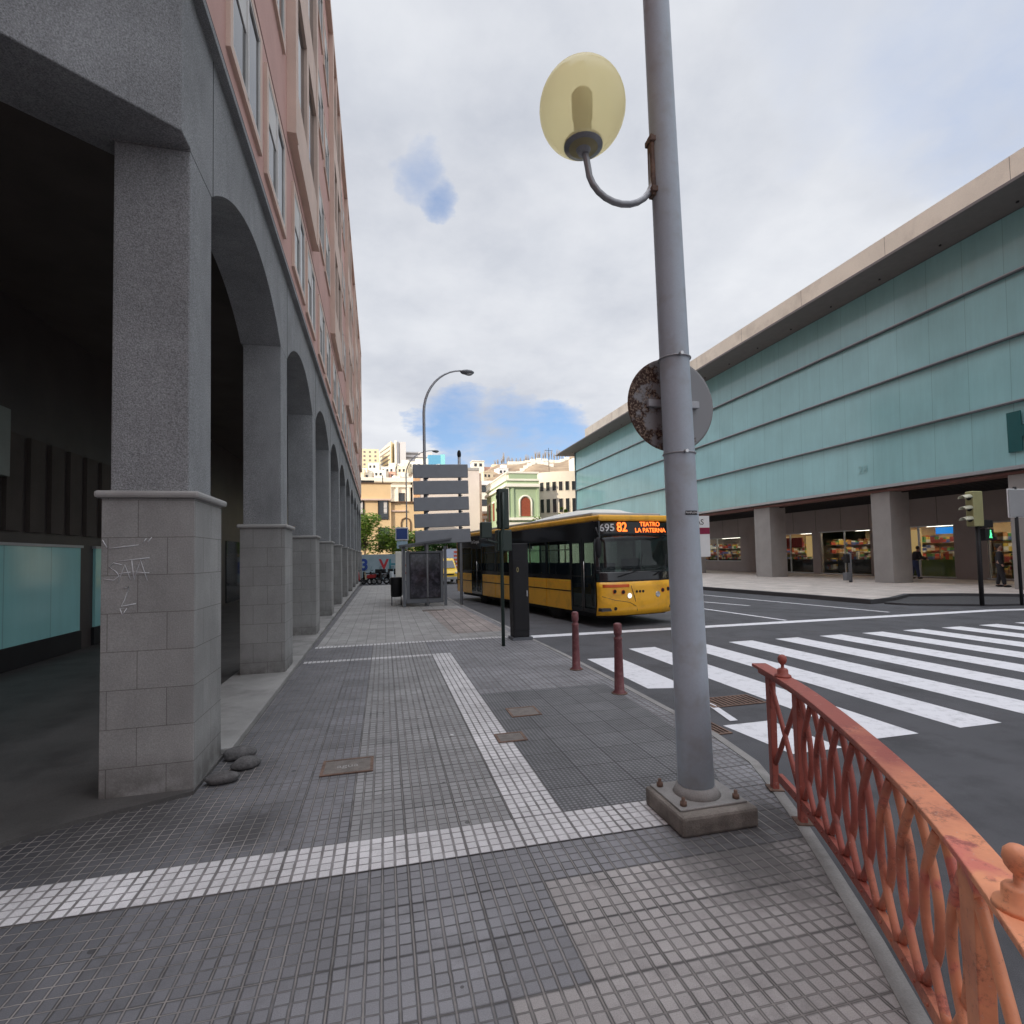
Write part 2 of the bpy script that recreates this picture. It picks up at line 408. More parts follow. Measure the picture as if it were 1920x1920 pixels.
M['chrome'] = mat('chrome', (.6, .6, .6), .2, .05, metal=.9)
M['tlgreen'] = mat('dark_green_signal', (.022, .04, .032), .4, .1)
M['olive'] = mat('olive_signal_housing', (.34, .33, .16), .5, .08)
M['visor'] = mat('pale_visor', (.55, .55, .42), .5, .06)
M['greenlamp'] = emit('green_man', (.1, 1., .35), 1.8)
M['bluescreen'] = emit('blue_screen', (.02, .28, .85), 1.1)
M['shoplight'] = emit('shop_tube', (1., .93, .8), 14)
M['shopwarm'] = mat('warm_shop_wall', (.72, .55, .34), .7, .1)
M['letter'] = mat('dark_green_letter', (.01, .10, .105), .4, .05)
M['skin'] = mat('skin', (.45, .27, .2), .5, .05, fvar=.03)
M['hair'] = mat('dark_hair', (.02, .015, .012), .6, .1)
M['cloth_dark'] = mat('dark_cloth', (.025, .026, .032), .9, .15)
M['cloth_blue'] = mat('blue_cloth', (.04, .06, .14), .9, .15)
M['stone_dark'] = mat('dark_volcanic_stone', (.10, .095, .095), .9, .4, 12, 50, .8)
M['bark'] = mat('bark', (.12, .085, .055), .9, .25, 6, 40, .4)

def leafmat(name, a, b_):
    m, nt, b, P, xyz = newmat(name)
    oi = nt.new('ShaderNodeTexWhiteNoise', noise_dimensions='3D')
    sc = nt.new('ShaderNodeVectorMath', operation='SCALE'); nt.l.new(P, sc.inputs[0]); sc.inputs[3].default_value = 6
    fl = nt.new('ShaderNodeVectorMath', operation='FLOOR'); nt.l.new(sc.outputs[0], fl.inputs[0]); nt.l.new(fl.outputs[0], oi.inputs[0])
    c = nt.mixc(nt.m('MULTIPLY', nt.m('ADD', oi.outputs[0], nt.rng(nt.noise(P, 2, 3), .35, .65)), .5), a, b_)
    nt.l.new(c, b.inputs['Base Color']); b.inputs['Roughness'].default_value = .55
    tr = nt.new('ShaderNodeBsdfTranslucent'); nt.l.new(c, tr.inputs[0])
    mx = nt.new('ShaderNodeMixShader'); mx.inputs[0].default_value = .3
    out = m.node_tree.nodes['Material Output']
    nt.l.new(b.outputs[0], mx.inputs[1]); nt.l.new(tr.outputs[0], mx.inputs[2]); nt.l.new(mx.outputs[0], out.inputs[0])
    return m
M['leaf'] = leafmat('green_leaves', (.05, .13, .02), (.30, .42, .05))
M['leafdark'] = leafmat('dark_leaves', (.03, .08, .02), (.10, .20, .04))
M['drytwig'] = mat('dry_twig', (.32, .26, .2), .9, .2)

# ------------------------------------------------------------------ ground, roads, pavements
g = MB().sheet([(-900, -500), (900, -500), (900, 1500), (-900, 1500)], -.30).build('ground', mat('ground_earth', (.22, .19, .15), .9, .2, .05, 2)); struct(g)
r = MB().sheet([(-120, -120), (140, -120), (140, 110), (-120, 110)], -.15).build('road', M['asphalt']); struct(r)

KERB = [(-14, -10.5), (-6, -5.5), (-1.5, -2), (-.3, -1), (.65, 0), (1.12, .55), (1.48, 1.0), (1.74, 1.34), (1.91, 1.6), (2.13, 2.0), (2.38, 2.5), (2.60, 2.96),
        (2.80, 3.43), (2.98, 3.9), (3.08, 4.6), (3.09, 7), (3.07, 9), (3.0, 11), (2.92, 14), (2.7, 20), (2.6, 30), (2.5, 36)]
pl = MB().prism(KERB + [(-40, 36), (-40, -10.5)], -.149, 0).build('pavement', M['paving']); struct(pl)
def offset(path, d):
    out = []
    for i, p in enumerate(path):
        a = Vector(path[max(i-1, 0)]); b = Vector(path[min(i+1, len(path)-1)]); t = (b - a).normalized()
        out.append((p[0] - t.y * d, p[1] + t.x * d))
    return out
def strip(path, d0, d1, z0, z1):
    A = offset(path, d0); B = offset(path, d1); mb = MB(); n = len(path)
    v = [(x, y, z0) for x, y in A] + [(x, y, z0) for x, y in B] + [(x, y, z1) for x, y in A] + [(x, y, z1) for x, y in B]
    f = []
    for i in range(n-1):
        f += [(2*n+i, 2*n+i+1, 3*n+i+1, 3*n+i), (i, i+1, 2*n+i+1, 2*n+i), (n+i+1, n+i, 3*n+i, 3*n+i+1)]
    return mb.add(v, f)
struct(strip(KERB, -.006, .07, -.148, .006).build('kerb', M['kerb']))
# paving zones (4 mm sheets)
zb = MB()
zb.sheet([(-3.2, 3.17), (3.2, 3.17 - .02), (3.2, 3.55), (-3.2, 3.55)], .004) if False else zb.sheet([(-3.2, 3.18), (.81, 3.18), (.81, 3.53), (-3.2, 3.53)], .004)
zb.sheet([(.81, 3.18), (2.07, 3.18), (2.07, 3.53), (.81, 3.53)], .004)
zb.sheet([(.81, 3.53), (1.16, 3.53), (1.16, 9.66), (.81, 9.66)], .004)
zb.sheet([(-1.36, 9.66), (1.16, 9.66), (1.17, 9.84), (-1.36, 9.84)], .004)
zb.sheet([(-1.36, 11.2), (2.9, 11.2), (2.9, 11.4), (-1.36, 11.4)], .004)
struct(zb.build('white_paving_band', M['whitepave']))
st = MB().sheet([(1.16, 3.53), (2.4, 3.53), (2.78, 4.4), (2.86, 6.78), (1.16, 6.78)], .004)
struct(st.build('studded_paving', M['studs']))
struct(MB().sheet([(-1.33, 11.4), (2.79, 11.4), (2.70, 14), (2.48, 20), (2.4, 30), (2.3, 35.9), (-1.36, 35.9)], .004).build('far_pavement', M['plainpave']))
struct(MB().sheet([(1.5, 12.2), (2.75, 12.2), (2.64, 15.6), (2.55, 18), (1.3, 18)], .008).build('pinkish_pavement', M['redpave']))
# arcade floor
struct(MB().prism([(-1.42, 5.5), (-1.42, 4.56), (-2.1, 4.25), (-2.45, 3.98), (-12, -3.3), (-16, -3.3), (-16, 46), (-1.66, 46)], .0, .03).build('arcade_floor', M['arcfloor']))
struct(MB().prism([(-1.36, 5.35), (-1.75, 46), (-2.2, 46), (-2.2, 5.35)], .0, .075).build('arcade_step', M['kerb'], bevel=.01))
# far pavement
FK = [(13.3, 70), (14.6, 34), (15.4, 23.6), (15.9, 18), (16.05, 14.8), (17.2, 15.2), (18.9, 16.1), (20.6, 15.4), (22, 14.1), (60, 12.6)]
struct(MB().prism(FK + [(60, 70)], -.148, 0).build('opposite_pavement', M['farpave']))
struct(strip(FK[::-1], -.006, .2, -.147, .005).build('opposite_kerb', M['asphalt2']))
struct(MB().prism([(16.3, 14.6), (16.5, 13.9), (18.3, 12.7), (24, 11.6), (60, 9), (60, 12.4), (22, 13.9), (20.5, 15.2), (18.9, 15.9), (17.3, 15.0)], -.149, -.09).build('asphalt_ramp', M['asphalt2']))
# markings
zc = MB()
for n in range(0, 13):
    x = 3.56 + 1.13 * n; w = .57; y0, y1 = 4.4 + .02 * random.random(), 9.85
    if n == 0:
        zc.sheet([(x+.1, 4.3), (x+w+.1, 4.3), (x+w+.02, 5.2), (x, 5.2)], -.146); zc.sheet([(x, 6.9), (x+w, 6.75), (x+w, 9.1), (x-.02, 9.15)], -.146)
    else: zc.sheet([(x, y0), (x+w, y0), (x+w, y1), (x, y1)], -.146)
struct(zc.build('zebra_crossing', M['paint']))
ml = MB()
ml.sheet([(3.1, 11.9), (17.2, 11.75), (17.2, 12.1), (3.1, 12.25)], -.146)
ml.sheet([(17.2, 11.75), (30, 9.2), (30, 9.45), (17.2, 12.1)], -.146)
for a, b, w in (((13.1, 24), (14.28, 12.7), .12), ((11.5, 18.3), (12.1, 16.0), .12), ((10.1, 17.2), (10.4, 12.3), .12), ((3.25, 5.4), (3.55, 6.8), .0), ((12.3, 40), (13.1, 24), .12),
                ((9.9, 26), (10.0, 21), .12)):
    if w: ml.sheet([a, (a[0]+w, a[1]), (b[0]+w, b[1]), b], -.146)
ml.sheet([(4.42, 7.4), (4.52, 7.4), (3.62, 5.25), (3.5, 5.25)], -.1435) if False else ml.sheet([(4.0, 6.6), (4.08, 6.6), (3.82, 5.3), (3.72, 5.3)], -.142)
struct(ml.build('road_lines', M['paint']))

# covers
def cover(name, label, x0, y0, x1, y1, z, m, frame=.025, txt=None, slots=0, rz=0):
    t = thing(name, label, 'utility cover', (x0, y0, z), rz, 'small covers set in the ground')
    w, h = x1 - x0, y1 - y0
    fr = MB(); fr.box((0, 0, .0), (w, frame, .008)).box((0, h-frame, 0), (w, h, .008)).box((0, frame, 0), (frame, h-frame, .008)).box((w-frame, frame, 0), (w, h-frame, .008))
    fr.build('frame', M['rust'], t)
    pl = MB().box((frame, frame, 0), (w-frame, h-frame, .0055))
    if slots:
        pl = MB()
        for i in range(slots):
            a = frame + (w-2*frame)*i/slots; pl.box((a, frame, 0), (a+(w-2*frame)/slots*.55, h-frame, .006))
    pl.build('plate', m, t)
    if txt: text(txt, .1, M['ledge'], 'lettering', t, (w/2, h/2, .0065), (0, 0, 0), ext=.0006)
    return t
plate = mat('worn_iron_plate', (.16, .14, .125), .7, .3, 14, 90, .4)
cover('pavement_cover', 'brown rectangular cover lettered agua in the dark paving near the rocks', -.53, 4.62, -.11, 4.95, .0045, plate, txt='agua')
cover('pavement_cover', 'small grey cover overlapping the edge of the long white paving band', 1.02, 4.95, 1.3, 5.2, .0045, plate)
cover('pavement_cover', 'square grey cover in the ribbed paving beyond the white band', 1.32, 5.68, 1.66, 6.02, .0045, plate)
cover('drain_grate', 'slotted drain grate at the kerb beside the red railing', 3.12, 4.95, 3.5, 5.5, -.1455, M['rust'], slots=7)
cover('drain_grate', 'wide slotted grate in the road between zebra stripes and kerb', 3.85, 5.8, 4.6, 6.2, -.1455, M['rust'], slots=11)
cover('pavement_cover', 'flat dark cover on the pavement in front of the bus shelter', 1.2, 17.6, 1.9, 18.0, .0045, plate)

tag(MB().ball((0, 0, .004), (.022, .012, .006), 8, 5).build('paper_scrap', M['white'], loc=(.62, 5.3, .004)), 'small white scrap of paper in the middle of the pavement', 'litter')
tag(MB().ball((0, 0, .004), (.008, .006, .004), 8, 5).build('paper_scrap', mat('red_scrap', (.6, .05, .05), .6), loc=(-.06, 1.78, .002)), 'tiny red scrap on the paving in the foreground', 'litter')

# ------------------------------------------------------------------ left building with arcade
SK = .0095
B = thing('arcade_building', 'tall salmon pink apartment block on a grey concrete arcade, left side of the street', 'building', (-1.43, 4.6, 0), SK)
# local coords: x relative to front plane (0 = base face), y along street
N = 11; PT = 4.1
def pier(k, parent):
    y = PT * k
    p = MB().box((-.63, y, .0 if k == 0 else .02), (0, y+.72, 2.25)).build('pier_base', M['slab'], parent, .006)
    MB().box((-.60, y+.06, 2.305), (-.06, y+.62, 5.08)).build('pier_shaft', M['conc'], parent, .012)
    MB().box((-.67, y-.04, 2.25), (.04, y+.76, 2.305)).build('pier_ledge', M['ledge'], parent, .02)
for k in range(N): pier(k, B)
# arcade wall with arches
aw = MB()
xo, xi, zt = -.06, -.63, 6.40
c, rise, z0 = (PT - .56) / 2, .62, 5.08
RR = (c*c + rise*rise) / (2*rise)
for k in range(N):
    ya = PT*k + .06; yb = ya + .56
    aw.box((xi, ya, z0), (xo, yb, zt))
    if k < N-1:
        n = 20
        ys = [yb + (PT - .56) * i / n for i in range(n+1)]
        zs = [z0 + math.sqrt(max(RR*RR - (y - yb - c)**2, 0)) - (RR - rise) for y in ys]
        for i in range(n):
            y1, y2, a, b = ys[i], ys[i+1], zs[i], zs[i+1]
            aw.add([(xo, y1, a), (xo, y2, b), (xo, y2, zt), (xo, y1, zt), (xi, y1, a), (xi, y2, b), (xi, y2, zt), (xi, y1, zt)],
                   [(0, 1, 2, 3), (5, 4, 7, 6), (4, 5, 1, 0)])
aw.build('arcade_wall', M['conc'], B)
# vertical joints in the arcade wall
for k in range(N-1):
    MB().box((xo, PT*k + .655, 5.09), (xo + .003, PT*k + .665, 6.4)).build('wall_joint', M['dark'], B)
# diagonal end beam
A0 = Vector((-.06, -.14)); D = Vector((-.8, -.6)); Nn = Vector((-.6, .8))
def dq(t0, t1, w0, w1): return [tuple(A0 + D*t0 + Nn*w0), tuple(A0 + D*t1 + Nn*w0), tuple(A0 + D*t1 + Nn*w1), tuple(A0 + D*t0 + Nn*w1)]
p0 = (-.06, .06); 
MB().prism([tuple(A0), tuple(A0 + D*13), tuple(A0 + D*13 + Nn*.5), (-.63, .3), (-.63, .6), (-.055, .05)], 5.09, 6.40).build('end_beam', M['conc'], B, .01)
MB().prism(dq(11, 11.7, .0, .7), 0, 5.2).build('end_pier', M['conc'], B, .01)
# string course / cornice
foot = [(-.03, -.16), (-10.5, -8.0), (-14.6, -8.0), (-14.6, 41.4), (-.03, 41.4)]
MB().prism([(.02, -.20), (-10.5, -8.05), (-14.6, -8.05), (-14.6, 41.45), (.02, 41.45)], 6.40, 6.47).build('string_course', M['conc'], B)
MB().prism([(.0, -.18), (-10.5, -8.03), (-14.6, -8.03), (-14.6, 41.43), (.0, 41.43)], 6.49, 6.56).build('string_course', M['dark'], B)
# upper mass
TOPB = 18.8
MB().prism([(-5.2, -3.6), (-10.5, -7.6), (-14.5, -7.6), (-14.5, 41.2), (-5.2, 41.2)], 18.81, 32).build('unseen_shade_storeys', M['salmon'], B)  # unseen storeys added to keep sun off the teal facade opposite
MB().prism(foot, 6.56, TOPB).build('upper_wall', M['salmon'], B)
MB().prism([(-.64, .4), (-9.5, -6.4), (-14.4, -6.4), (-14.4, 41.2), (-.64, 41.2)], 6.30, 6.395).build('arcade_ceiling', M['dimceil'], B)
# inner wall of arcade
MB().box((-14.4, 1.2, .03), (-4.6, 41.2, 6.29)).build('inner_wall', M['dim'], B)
xw = -4.6
for i in range(26):
    y = 1.5 + i*.62
    MB().box((xw, y, 2.35), (xw+.07, y+.42, 4.0)).build('cladding_fin', M['dimceil'], B)
for y0, y1 in ((1.7, 8.15), (8.75, 12.4)):
    MB().box((xw, y0, .42), (xw+.05, y1, 2.1)).build('reflection_window', M['tealpanel'], B)  # pane coloured with the mirrored teal facade
    MB().box((xw, y0-.05, 2.1), (xw+.08, y1+.05, 2.15)).build('window_rail', M['alu'], B)
    MB().box((xw, y0-.05, .04), (xw+.06, y1+.05, .41)).build('window_plinth', M['dark'], B)
for y, z in ((3.2, 3.5), (4.3, 3.3), (5.1, 3.2)):
    MB().box((xw+.1, y, z), (xw+.22, y+.55, z+1.1)).build('hanging_panel', mat('dusty_panel', (.22, .24, .22), .5, .1), B, .01)
pw = MB().box((xw+.1, 4.35, 2.85), (xw+.16, 5.5, 3.35)).build('wall_plaque', mat('dull_plaque', (.2, .15, .12), .6, .2), B)
for k in range(3):
    y = 12 + k*7
    MB().box((xw, y, .1), (xw+.04, y+3.4, 2.6)).build('shop_front', M['wgl'], B)

# windows on the street face.  local x=-.03 plane
wf = MB().box((0, 0, 0), (.045, 1.5, .1)).box((0, 0, 1.42), (.045, 1.5, 1.52)).box((0, 0, .1), (.045, .1, 1.42)).box((0, 1.4, .1), (.045, 1.5, 1.42))
wfo = wf.build('window', M['tan'], B, loc=(-.03, 1.0, 6.85))
pan = MB().box((.004, .1, .1), (.02, 1.4, 1.42)).build('pane', M['wgl'], wfo)
bar = MB().box((.02, .72, .1), (.05, .77, 1.42)).box((.02, .1, .1), (.04, .14, 1.42)).box((.02, 1.36, .1), (.04, 1.4, 1.42)).box((.02,.14,.1),(.04,1.36,.14)).box((.02,.14,1.38),(.04,1.36,1.42)).build('window_frame', M['blind'], wfo)
rb = MB().box((.02, .14, .85), (.032, .72, 1.38)).build('roller_blind', M['blind'], wfo)
first = True; cnt = 0
late = MB(); lateg = MB()
FL = 3.05
NF = int((TOPB - 6.6) / FL)
for fl in range(NF):
    for k in range(10):
        for j in range(2):
            y = PT*k + (.95 if j == 0 else 2.75); z = 6.85 + FL*fl
            if fl == 0 or fl % 1 == 0:
                if fl >= 1 and (k % 2 == 1): continue   # bays take these places
                if cnt < 98:
                    if first: first = False; wfo.location = (-.03, y, z)
                    else: copy_tree(wfo, loc=(-.03, y, z), parent=B)
                    cnt += 1
                else:
                    for q in ((0, 0, 0, .045, 1.5, .1), (0, 0, 1.42, .045, 1.5, 1.52), (0, 0, .1, .045, .1, 1.42), (0, 1.4, .1, .045, 1.5, 1.42)):
                        late.box((-.03+q[0], y+q[1], z+q[2]), (-.03+q[3], y+q[4], z+q[5]))
                    lateg.box((-.026, y+.1, z+.1), (-.01, y+1.4, z+1.42))
lo = late.build('upper_window_surrounds', M['tan'], B); lo['kind'] = 'stuff'
lg = lateg.build('upper_window_panes', M['wgl'], B); lg['kind'] = 'stuff'
# projecting bays
bp = None
for k in range(1, 10, 2):
    y = PT*k + .5
    mb = MB()
    mb.box((-.03, y, 8.9), (.12, y+.28, TOPB)); mb.box((-.03, y+3.3, 8.9), (.12, y+3.58, TOPB)); mb.box((-.03, y+1.65, 8.9), (.10, y+1.93, TOPB))
    gl = MB()
    for fl in range(NF-1):
        z = 8.9 + FL*fl
        mb.box((-.03, y+.28, z), (.10, y+1.65, z+1.0)); mb.box((-.03, y+1.93, z), (.10, y+3.3, z+1.0))
        gl.box((-.03, y+.28, z+1.0), (.04, y+1.65, z+FL)); gl.box((-.03, y+1.93, z+1.0), (.04, y+3.3, z+FL))
    mb.build('projecting_bay', M['tan'], B); gl.build('bay_glazing', M['wgl'], B)
MB().prism([(.12, -.28), (-10.5, -8.15), (-14.7, -8.15), (-14.7, 41.5), (.12, 41.5)], TOPB, TOPB+.25).build('roof_coping', M['tan'], B)
# thin expansion joints across the render
for fl in range(NF-1):
    MB().box((-.03, -.1, 8.62+FL*fl), (-.024, 41.3, 8.65+FL*fl)).build('floor_joint', mat('joint', (.22, .12, .1), .8) if fl == 0 else bpy.data.materials['joint'], B)
# sill surrounds below first floor windows
# graffiti scribble on the first pier
gf = MB()
def stroke(pts, w=.005):
    gf.tube([(bx + (x-bx)*.74, -.001, 1.95 + (z-1.85)*.82) for x, z in pts], w*.75, 5)
bx = -.62
stroke([(bx+.17, 1.60), (bx+.10, 1.62), (bx+.06, 1.58), (bx+.12, 1.54), (bx+.15, 1.50), (bx+.10, 1.46), (bx+.02, 1.47)])
stroke([(bx+.14, 1.44), (bx+.20, 1.60), (bx+.25, 1.46)]); stroke([(bx+.15, 1.52), (bx+.25, 1.53)])
stroke([(bx+.12, 1.63), (bx+.42, 1.66)]); stroke([(bx+.26, 1.64), (bx+.28, 1.47)])
stroke([(bx+.28, 1.46), (bx+.34, 1.64), (bx+.40, 1.45)]); stroke([(bx+.28, 1.53), (bx+.42, 1.52)])
stroke([(bx+.05, 1.75), (bx+.32, 1.78)]); stroke([(bx+.36, 1.80), (bx+.39, 1.84)]); stroke([(bx+.40, 1.80), (bx+.44, 1.85)])
stroke([(bx+.18, 1.38), (bx+.24, 1.40), (bx+.20, 1.28), (bx+.17, 1.22), (bx+.30, 1.24)]); stroke([(bx+.18, 1.14), (bx+.22, 1.20), (bx+.16, 1.20), (bx+.18, 1.14)])
stroke([(bx+.0, 1.83), (bx+.04, 1.76)])
gf.build('graffiti_scribble', mat('chalky_paint', (.62, .62, .64), .8, .2), B)

# rocks at the pier foot
def rock(name, label, x, y, r, rz, seed):
    rnd = random.Random(seed); mb = MB(); mb.ball((0, 0, 0), r, 10, 7)
    pts = []
    for v in mb.v:
        q = Vector(v); n = .74 + .46*rnd.random()
        pts.append((q.x*n, q.y*n, max(q.z*(.85+.25*rnd.random()), -r[2]*.62)))
    mb.v = pts
    o = mb.build(name, M['stone_dark']); o.location = (x, y, r[2]*.6 + .003); o.rotation_euler = (0, 0, rz)
    o.modifiers.new('sub', 'SUBSURF').levels = 1; o.modifiers['sub'].render_levels = 1
    return tag(o, label, 'rock', 'dark rocks heaped against the first pier')
rock('rock', 'nearest dark rock against the corner of the first stone pier', -1.27, 4.74, (.14, .075, .055), .1, 1)
rock('rock', 'right hand dark rock, the one farthest out on the paving', -1.16, 5.02, (.13, .09, .06), .5, 2)
rock('rock', 'rear dark rock lying against the side of the first pier', -1.28, 5.28, (.15, .10, .065), .3, 3)

# ------------------------------------------------------------------ unseen block added behind the camera to shade the street
bb = thing('unseen_shade_block', 'plain unseen block added behind the viewer to keep the sun off the street', 'building', (0, 0, 0))
MB().box((-75, -55, -.149), (-1.6, -12, 74)).build('wall', M['salmon'], bb)

# ------------------------------------------------------------------ right building: teal market hall
T = thing('glass_market_building', 'long building of frosted teal glass bands raised on concrete columns, across the road', 'building', (24, 0, 0))
Y0, Y1 = 1.0, 64.2
levels = [4.82, 7.32, 9.87, 12.35, 14.72]
for a, b in zip(levels[:-1], levels[1:]):
    MB().add([(-.03, Y0, a), (-.03, Y1, a), (.05, Y1, b), (.05, Y0, b), (.2, Y0, a), (.2, Y1, a), (.2, Y1, b), (.2, Y0, b)],
             [(1, 0, 3, 2), (5, 1, 2, 6), (0, 4, 7, 3), (2, 3, 7, 6), (0, 1, 5, 4), (4, 5, 6, 7)]).build('glass_band', M['teal'], T)
for z in levels[1:4]:
    MB().box((-.14, Y0, z-.05), (.04, Y1+.05, z+.0)).build('band_ledge', M['darkgrey'], T)  # ledge coloured dark to strengthen the shadow line under each band
    MB().box((-.15, Y0, z+.001), (.03, Y1+.05, z+.03)).build('band_flashing', M['alu'], T)
MB().box((-.12, Y0, 4.68), (.06, Y1+.05, 4.82)).build('bottom_profile', M['alu'], T)
MB().box((.21, Y0, 4.62), (30, Y1-.02, 14.72)).build('core_wall', M['shopwall'], T)
MB().box((-.10, Y1, 4.68), (.25, Y1+.12, 14.72)).build('corner_profile', M['darkgrey'], T)
MB().box((-1.95, Y0, 14.75), (30, 66.6, 14.86)).build('roof_slab', M['soffit'], T)
MB().box((-1.72, Y0, 14.90), (30, 56.3, 15.87)).build('parapet', M['cream'], T)
MB().box((-1.6, Y0, 14.86), (29.5, 56.0, 14.90)).build('shadow_gap', M['dark'], T)
for i in range(22):
    y = 3 + i*2.9
    MB().lathe([(.05, 0), (.05, .05)], (-.5, y, 14.70), 8).build('soffit_light', M['dark'], T)
for i in range(11):
    y = 4 + i*5
    MB().box((-1.722, y, 14.9), (-1.718, y+.015, 15.87)).build('parapet_joint', M['rust'], T)
MB().box((.5, 9, 15.87), (4, 13.9, 17.6)).build('roof_house', M['cream'], T)
for dy in (0, 1.2): MB().tube([(2, 52+dy, 15.87), (2, 52+dy, 17.3)], .09, 8).build('roof_pipe', M['white'], T)
# soffit under the hall
MB().box((.07, Y0, 4.50), (6.5, Y1-.05, 4.61)).build('hall_soffit', M['redsoffit'], T)
for i in range(9):
    MB().box((.9+i*.6, Y0+.5, 4.44), (1.0+i*.6, Y1-1, 4.495)).build('soffit_batten', M['dark'], T)
for yc in (48.0, 39.2, 30.2, 21.55):
    MB().box((.15, yc-.5 if yc < 25 else yc-.75, 0), (1.35, yc+.55 if yc < 25 else yc+.75, 4.5)).build('column', M['column'], T, .02)
MB().box((.1, 13.2, 0), (2.6, 15.9, 4.5)).build('wall_pier', M['column'], T, .02)
# back wall of the walkway with lit shop windows
XW = 5.3
opens = [(39.4, 46, .9, 2.85), (31.6, 35.9, .1, 2.85), (27.0, 30.9, .1, 2.85), (22.0, 25.9, .1, 2.85), (14.0, 20.4, .1, 2.85), (5.0, 12.5, .1, 2.9)]
wall = MB()
prev = Y1-.1
for a, b, z0_, z1_ in opens:
    wall.box((XW, b, 0), (XW+.25, prev, 4.5)); wall.box((XW, a, z1_), (XW+.25, b, 4.5))
    if z0_ > .05: wall.box((XW, a, 0), (XW+.25, b, z0_))
    prev = a
wall.box((XW, Y0, 0), (XW+.25, prev, 4.5))
wall.build('shop_wall', M['shopwall'], T)
for i in range(26):
    y = 6 + i*2.1
    MB().box((XW-.004, y, 3.0), (XW, y+.02, 4.5)).build('panel_joint', M['dark'], T)
goods_cols = [(.55, .08, .05), (.7, .5, .1), (.1, .3, .1), (.75, .7, .6), (.5, .25, .1), (.1, .15, .4), (.8, .8, .75), (.3, .05, .05)]
def goodsmat():
    m, nt, b, P, xyz = newmat('packed_goods')
    sc = nt.new('ShaderNodeVectorMath', operation='MULTIPLY'); nt.l.new(P, sc.inputs[0]); sc.inputs[1].default_value = (3, 5, 6)
    fl = nt.new('ShaderNodeVectorMath', operation='FLOOR'); nt.l.new(sc.outputs[0], fl.inputs[0])
    wn = nt.new('ShaderNodeTexWhiteNoise', noise_dimensions='3D'); nt.l.new(fl.outputs[0], wn.inputs[0])
    cr = nt.new('ShaderNodeValToRGB'); nt.l.new(wn.outputs[0], cr.inputs[0]); cr.color_ramp.interpolation = 'CONSTANT'
    els = cr.color_ramp.elements
    for i, cc in enumerate(goods_cols):
        e = els[i] if i < 2 else els.new(i/8)
        e.position = i/8; e.color = cc + (1,)
    nt.l.new(cr.outputs[0], b.inputs['Base Color']); b.inputs['Roughness'].default_value = .5
    return m
M['goods'] = goodsmat()
for i, (a, b, z0_, z1_) in enumerate(opens):
    rm = MB(); x1 = XW + 4.2
    rm.box((x1, a-.3, 0), (x1+.1, b+.3, 3.1)); rm.box((XW+.25, a-.4, 0), (x1, a-.3, 3.1)); rm.box((XW+.25, b+.3, 0), (x1, b+.4, 3.1))
    rm.box((XW+.25, a-.3, 3.0), (x1, b+.3, 3.1)); rm.box((XW+.25, a-.3, .0), (x1, b+.3, .05))
    rm.build('shop_room', M['shopwarm'] if i not in (0, 5) else M['shopwall'], T)
    gb = MB(); rnd = random.Random(i+3)
    for s_ in range(4):
        z = .35 + s_*.55
        y = a + .1
        while y < b - .4:
            w = .2 + rnd.random()*.5; h = .15 + rnd.random()*.3
            if rnd.random() < .8: gb.box((x1-.5, y, z), (x1-.1, y+w, z+h))
            y += w + .03
        gb.box((x1-.55, a, z-.04), (x1-.05, b, z-.01))
    y = a + .2
    while y < b - .6:
        w = .3 + rnd.random()*.5; h = rnd.random()*.5
        gb.box((XW+1.2, y, 1.0), (XW+1.7, y+w, 1.05+h)); y += w + .1
    for s_ in range(4):
        z = .35 + s_*.55; xx = XW + .7
        while xx < x1 - .6:
            w = .2 + rnd.random()*.4; h = .15 + rnd.random()*.3
            gb.box((xx, b-.25, z), (xx+w, b+.2, z+h)); xx += w + .04
        gb.box((XW+.6, b-.3, z-.04), (x1-.6, b+.22, z-.01))
    gb.build('shelves', M['goods'], T)
    MB().box((XW+1.1, a+.1, .06), (XW+1.8, b-.3, 1.0)).build('counter', mat('green_counter', (.10, .16, .05), .5, .2) if i in (3, 4) else M['dark'], T)
    lt = MB()
    for q in range(2):
        lt.box((XW+1+q*1.6, a+.4, 2.93), (XW+1.12+q*1.6, b-.4, 2.97))
    lt.build('shop_light', M['shoplight'], T)
    fr = MB()
    for q in range(3):
        yy = a + (b-a)*q/2
        fr.box((XW+.05, yy-.04, z0_), (XW+.14, yy+.04, z1_))
    fr.box((XW-.03, a-.06, z0_-.06), (XW-.001, b+.06, z0_)); fr.box((XW-.03, a-.06, z1_), (XW-.001, b+.06, z1_+.06))
    fr.build('shop_window_frame', M['alu'], T)
    MB().box((XW+.08, a, z0_), (XW+.1, b, z1_)).build('shop_glass', glass('shop_glass', (.9, .92, .9), .82, .03) if i == 0 else bpy.data.materials['shop_glass'], T)
MB().box((XW+.35, 22.15, 2.42), (XW+.42, 23.2, 2.78)).build('menu_screen', M['bluescreen'], T)
MB().box((XW+3.6, 39.6, 1.7), (XW+3.7, 43.5, 2.5)).build('lit_panel', emit('pale_green_panel', (.75, 1., .88), 1.6), T)
MB().box((XW+.5, 24.2, 1.2), (XW+.6, 24.9, 2.7)).build('lit_panel', emit('warm_panel', (.9, .6, .25), .55), T)
MB().box((XW+.5, 31.7, 1.2), (XW+.6, 32.7, 2.7)).build('lit_panel', bpy.data.materials['warm_panel'], T)
MB().box((XW+.4, 33.0, 1.9), (XW+.5, 34.7, 2.6)).build('red_banner', mat('red_banner', (.5, .03, .03), .6, .1), T)
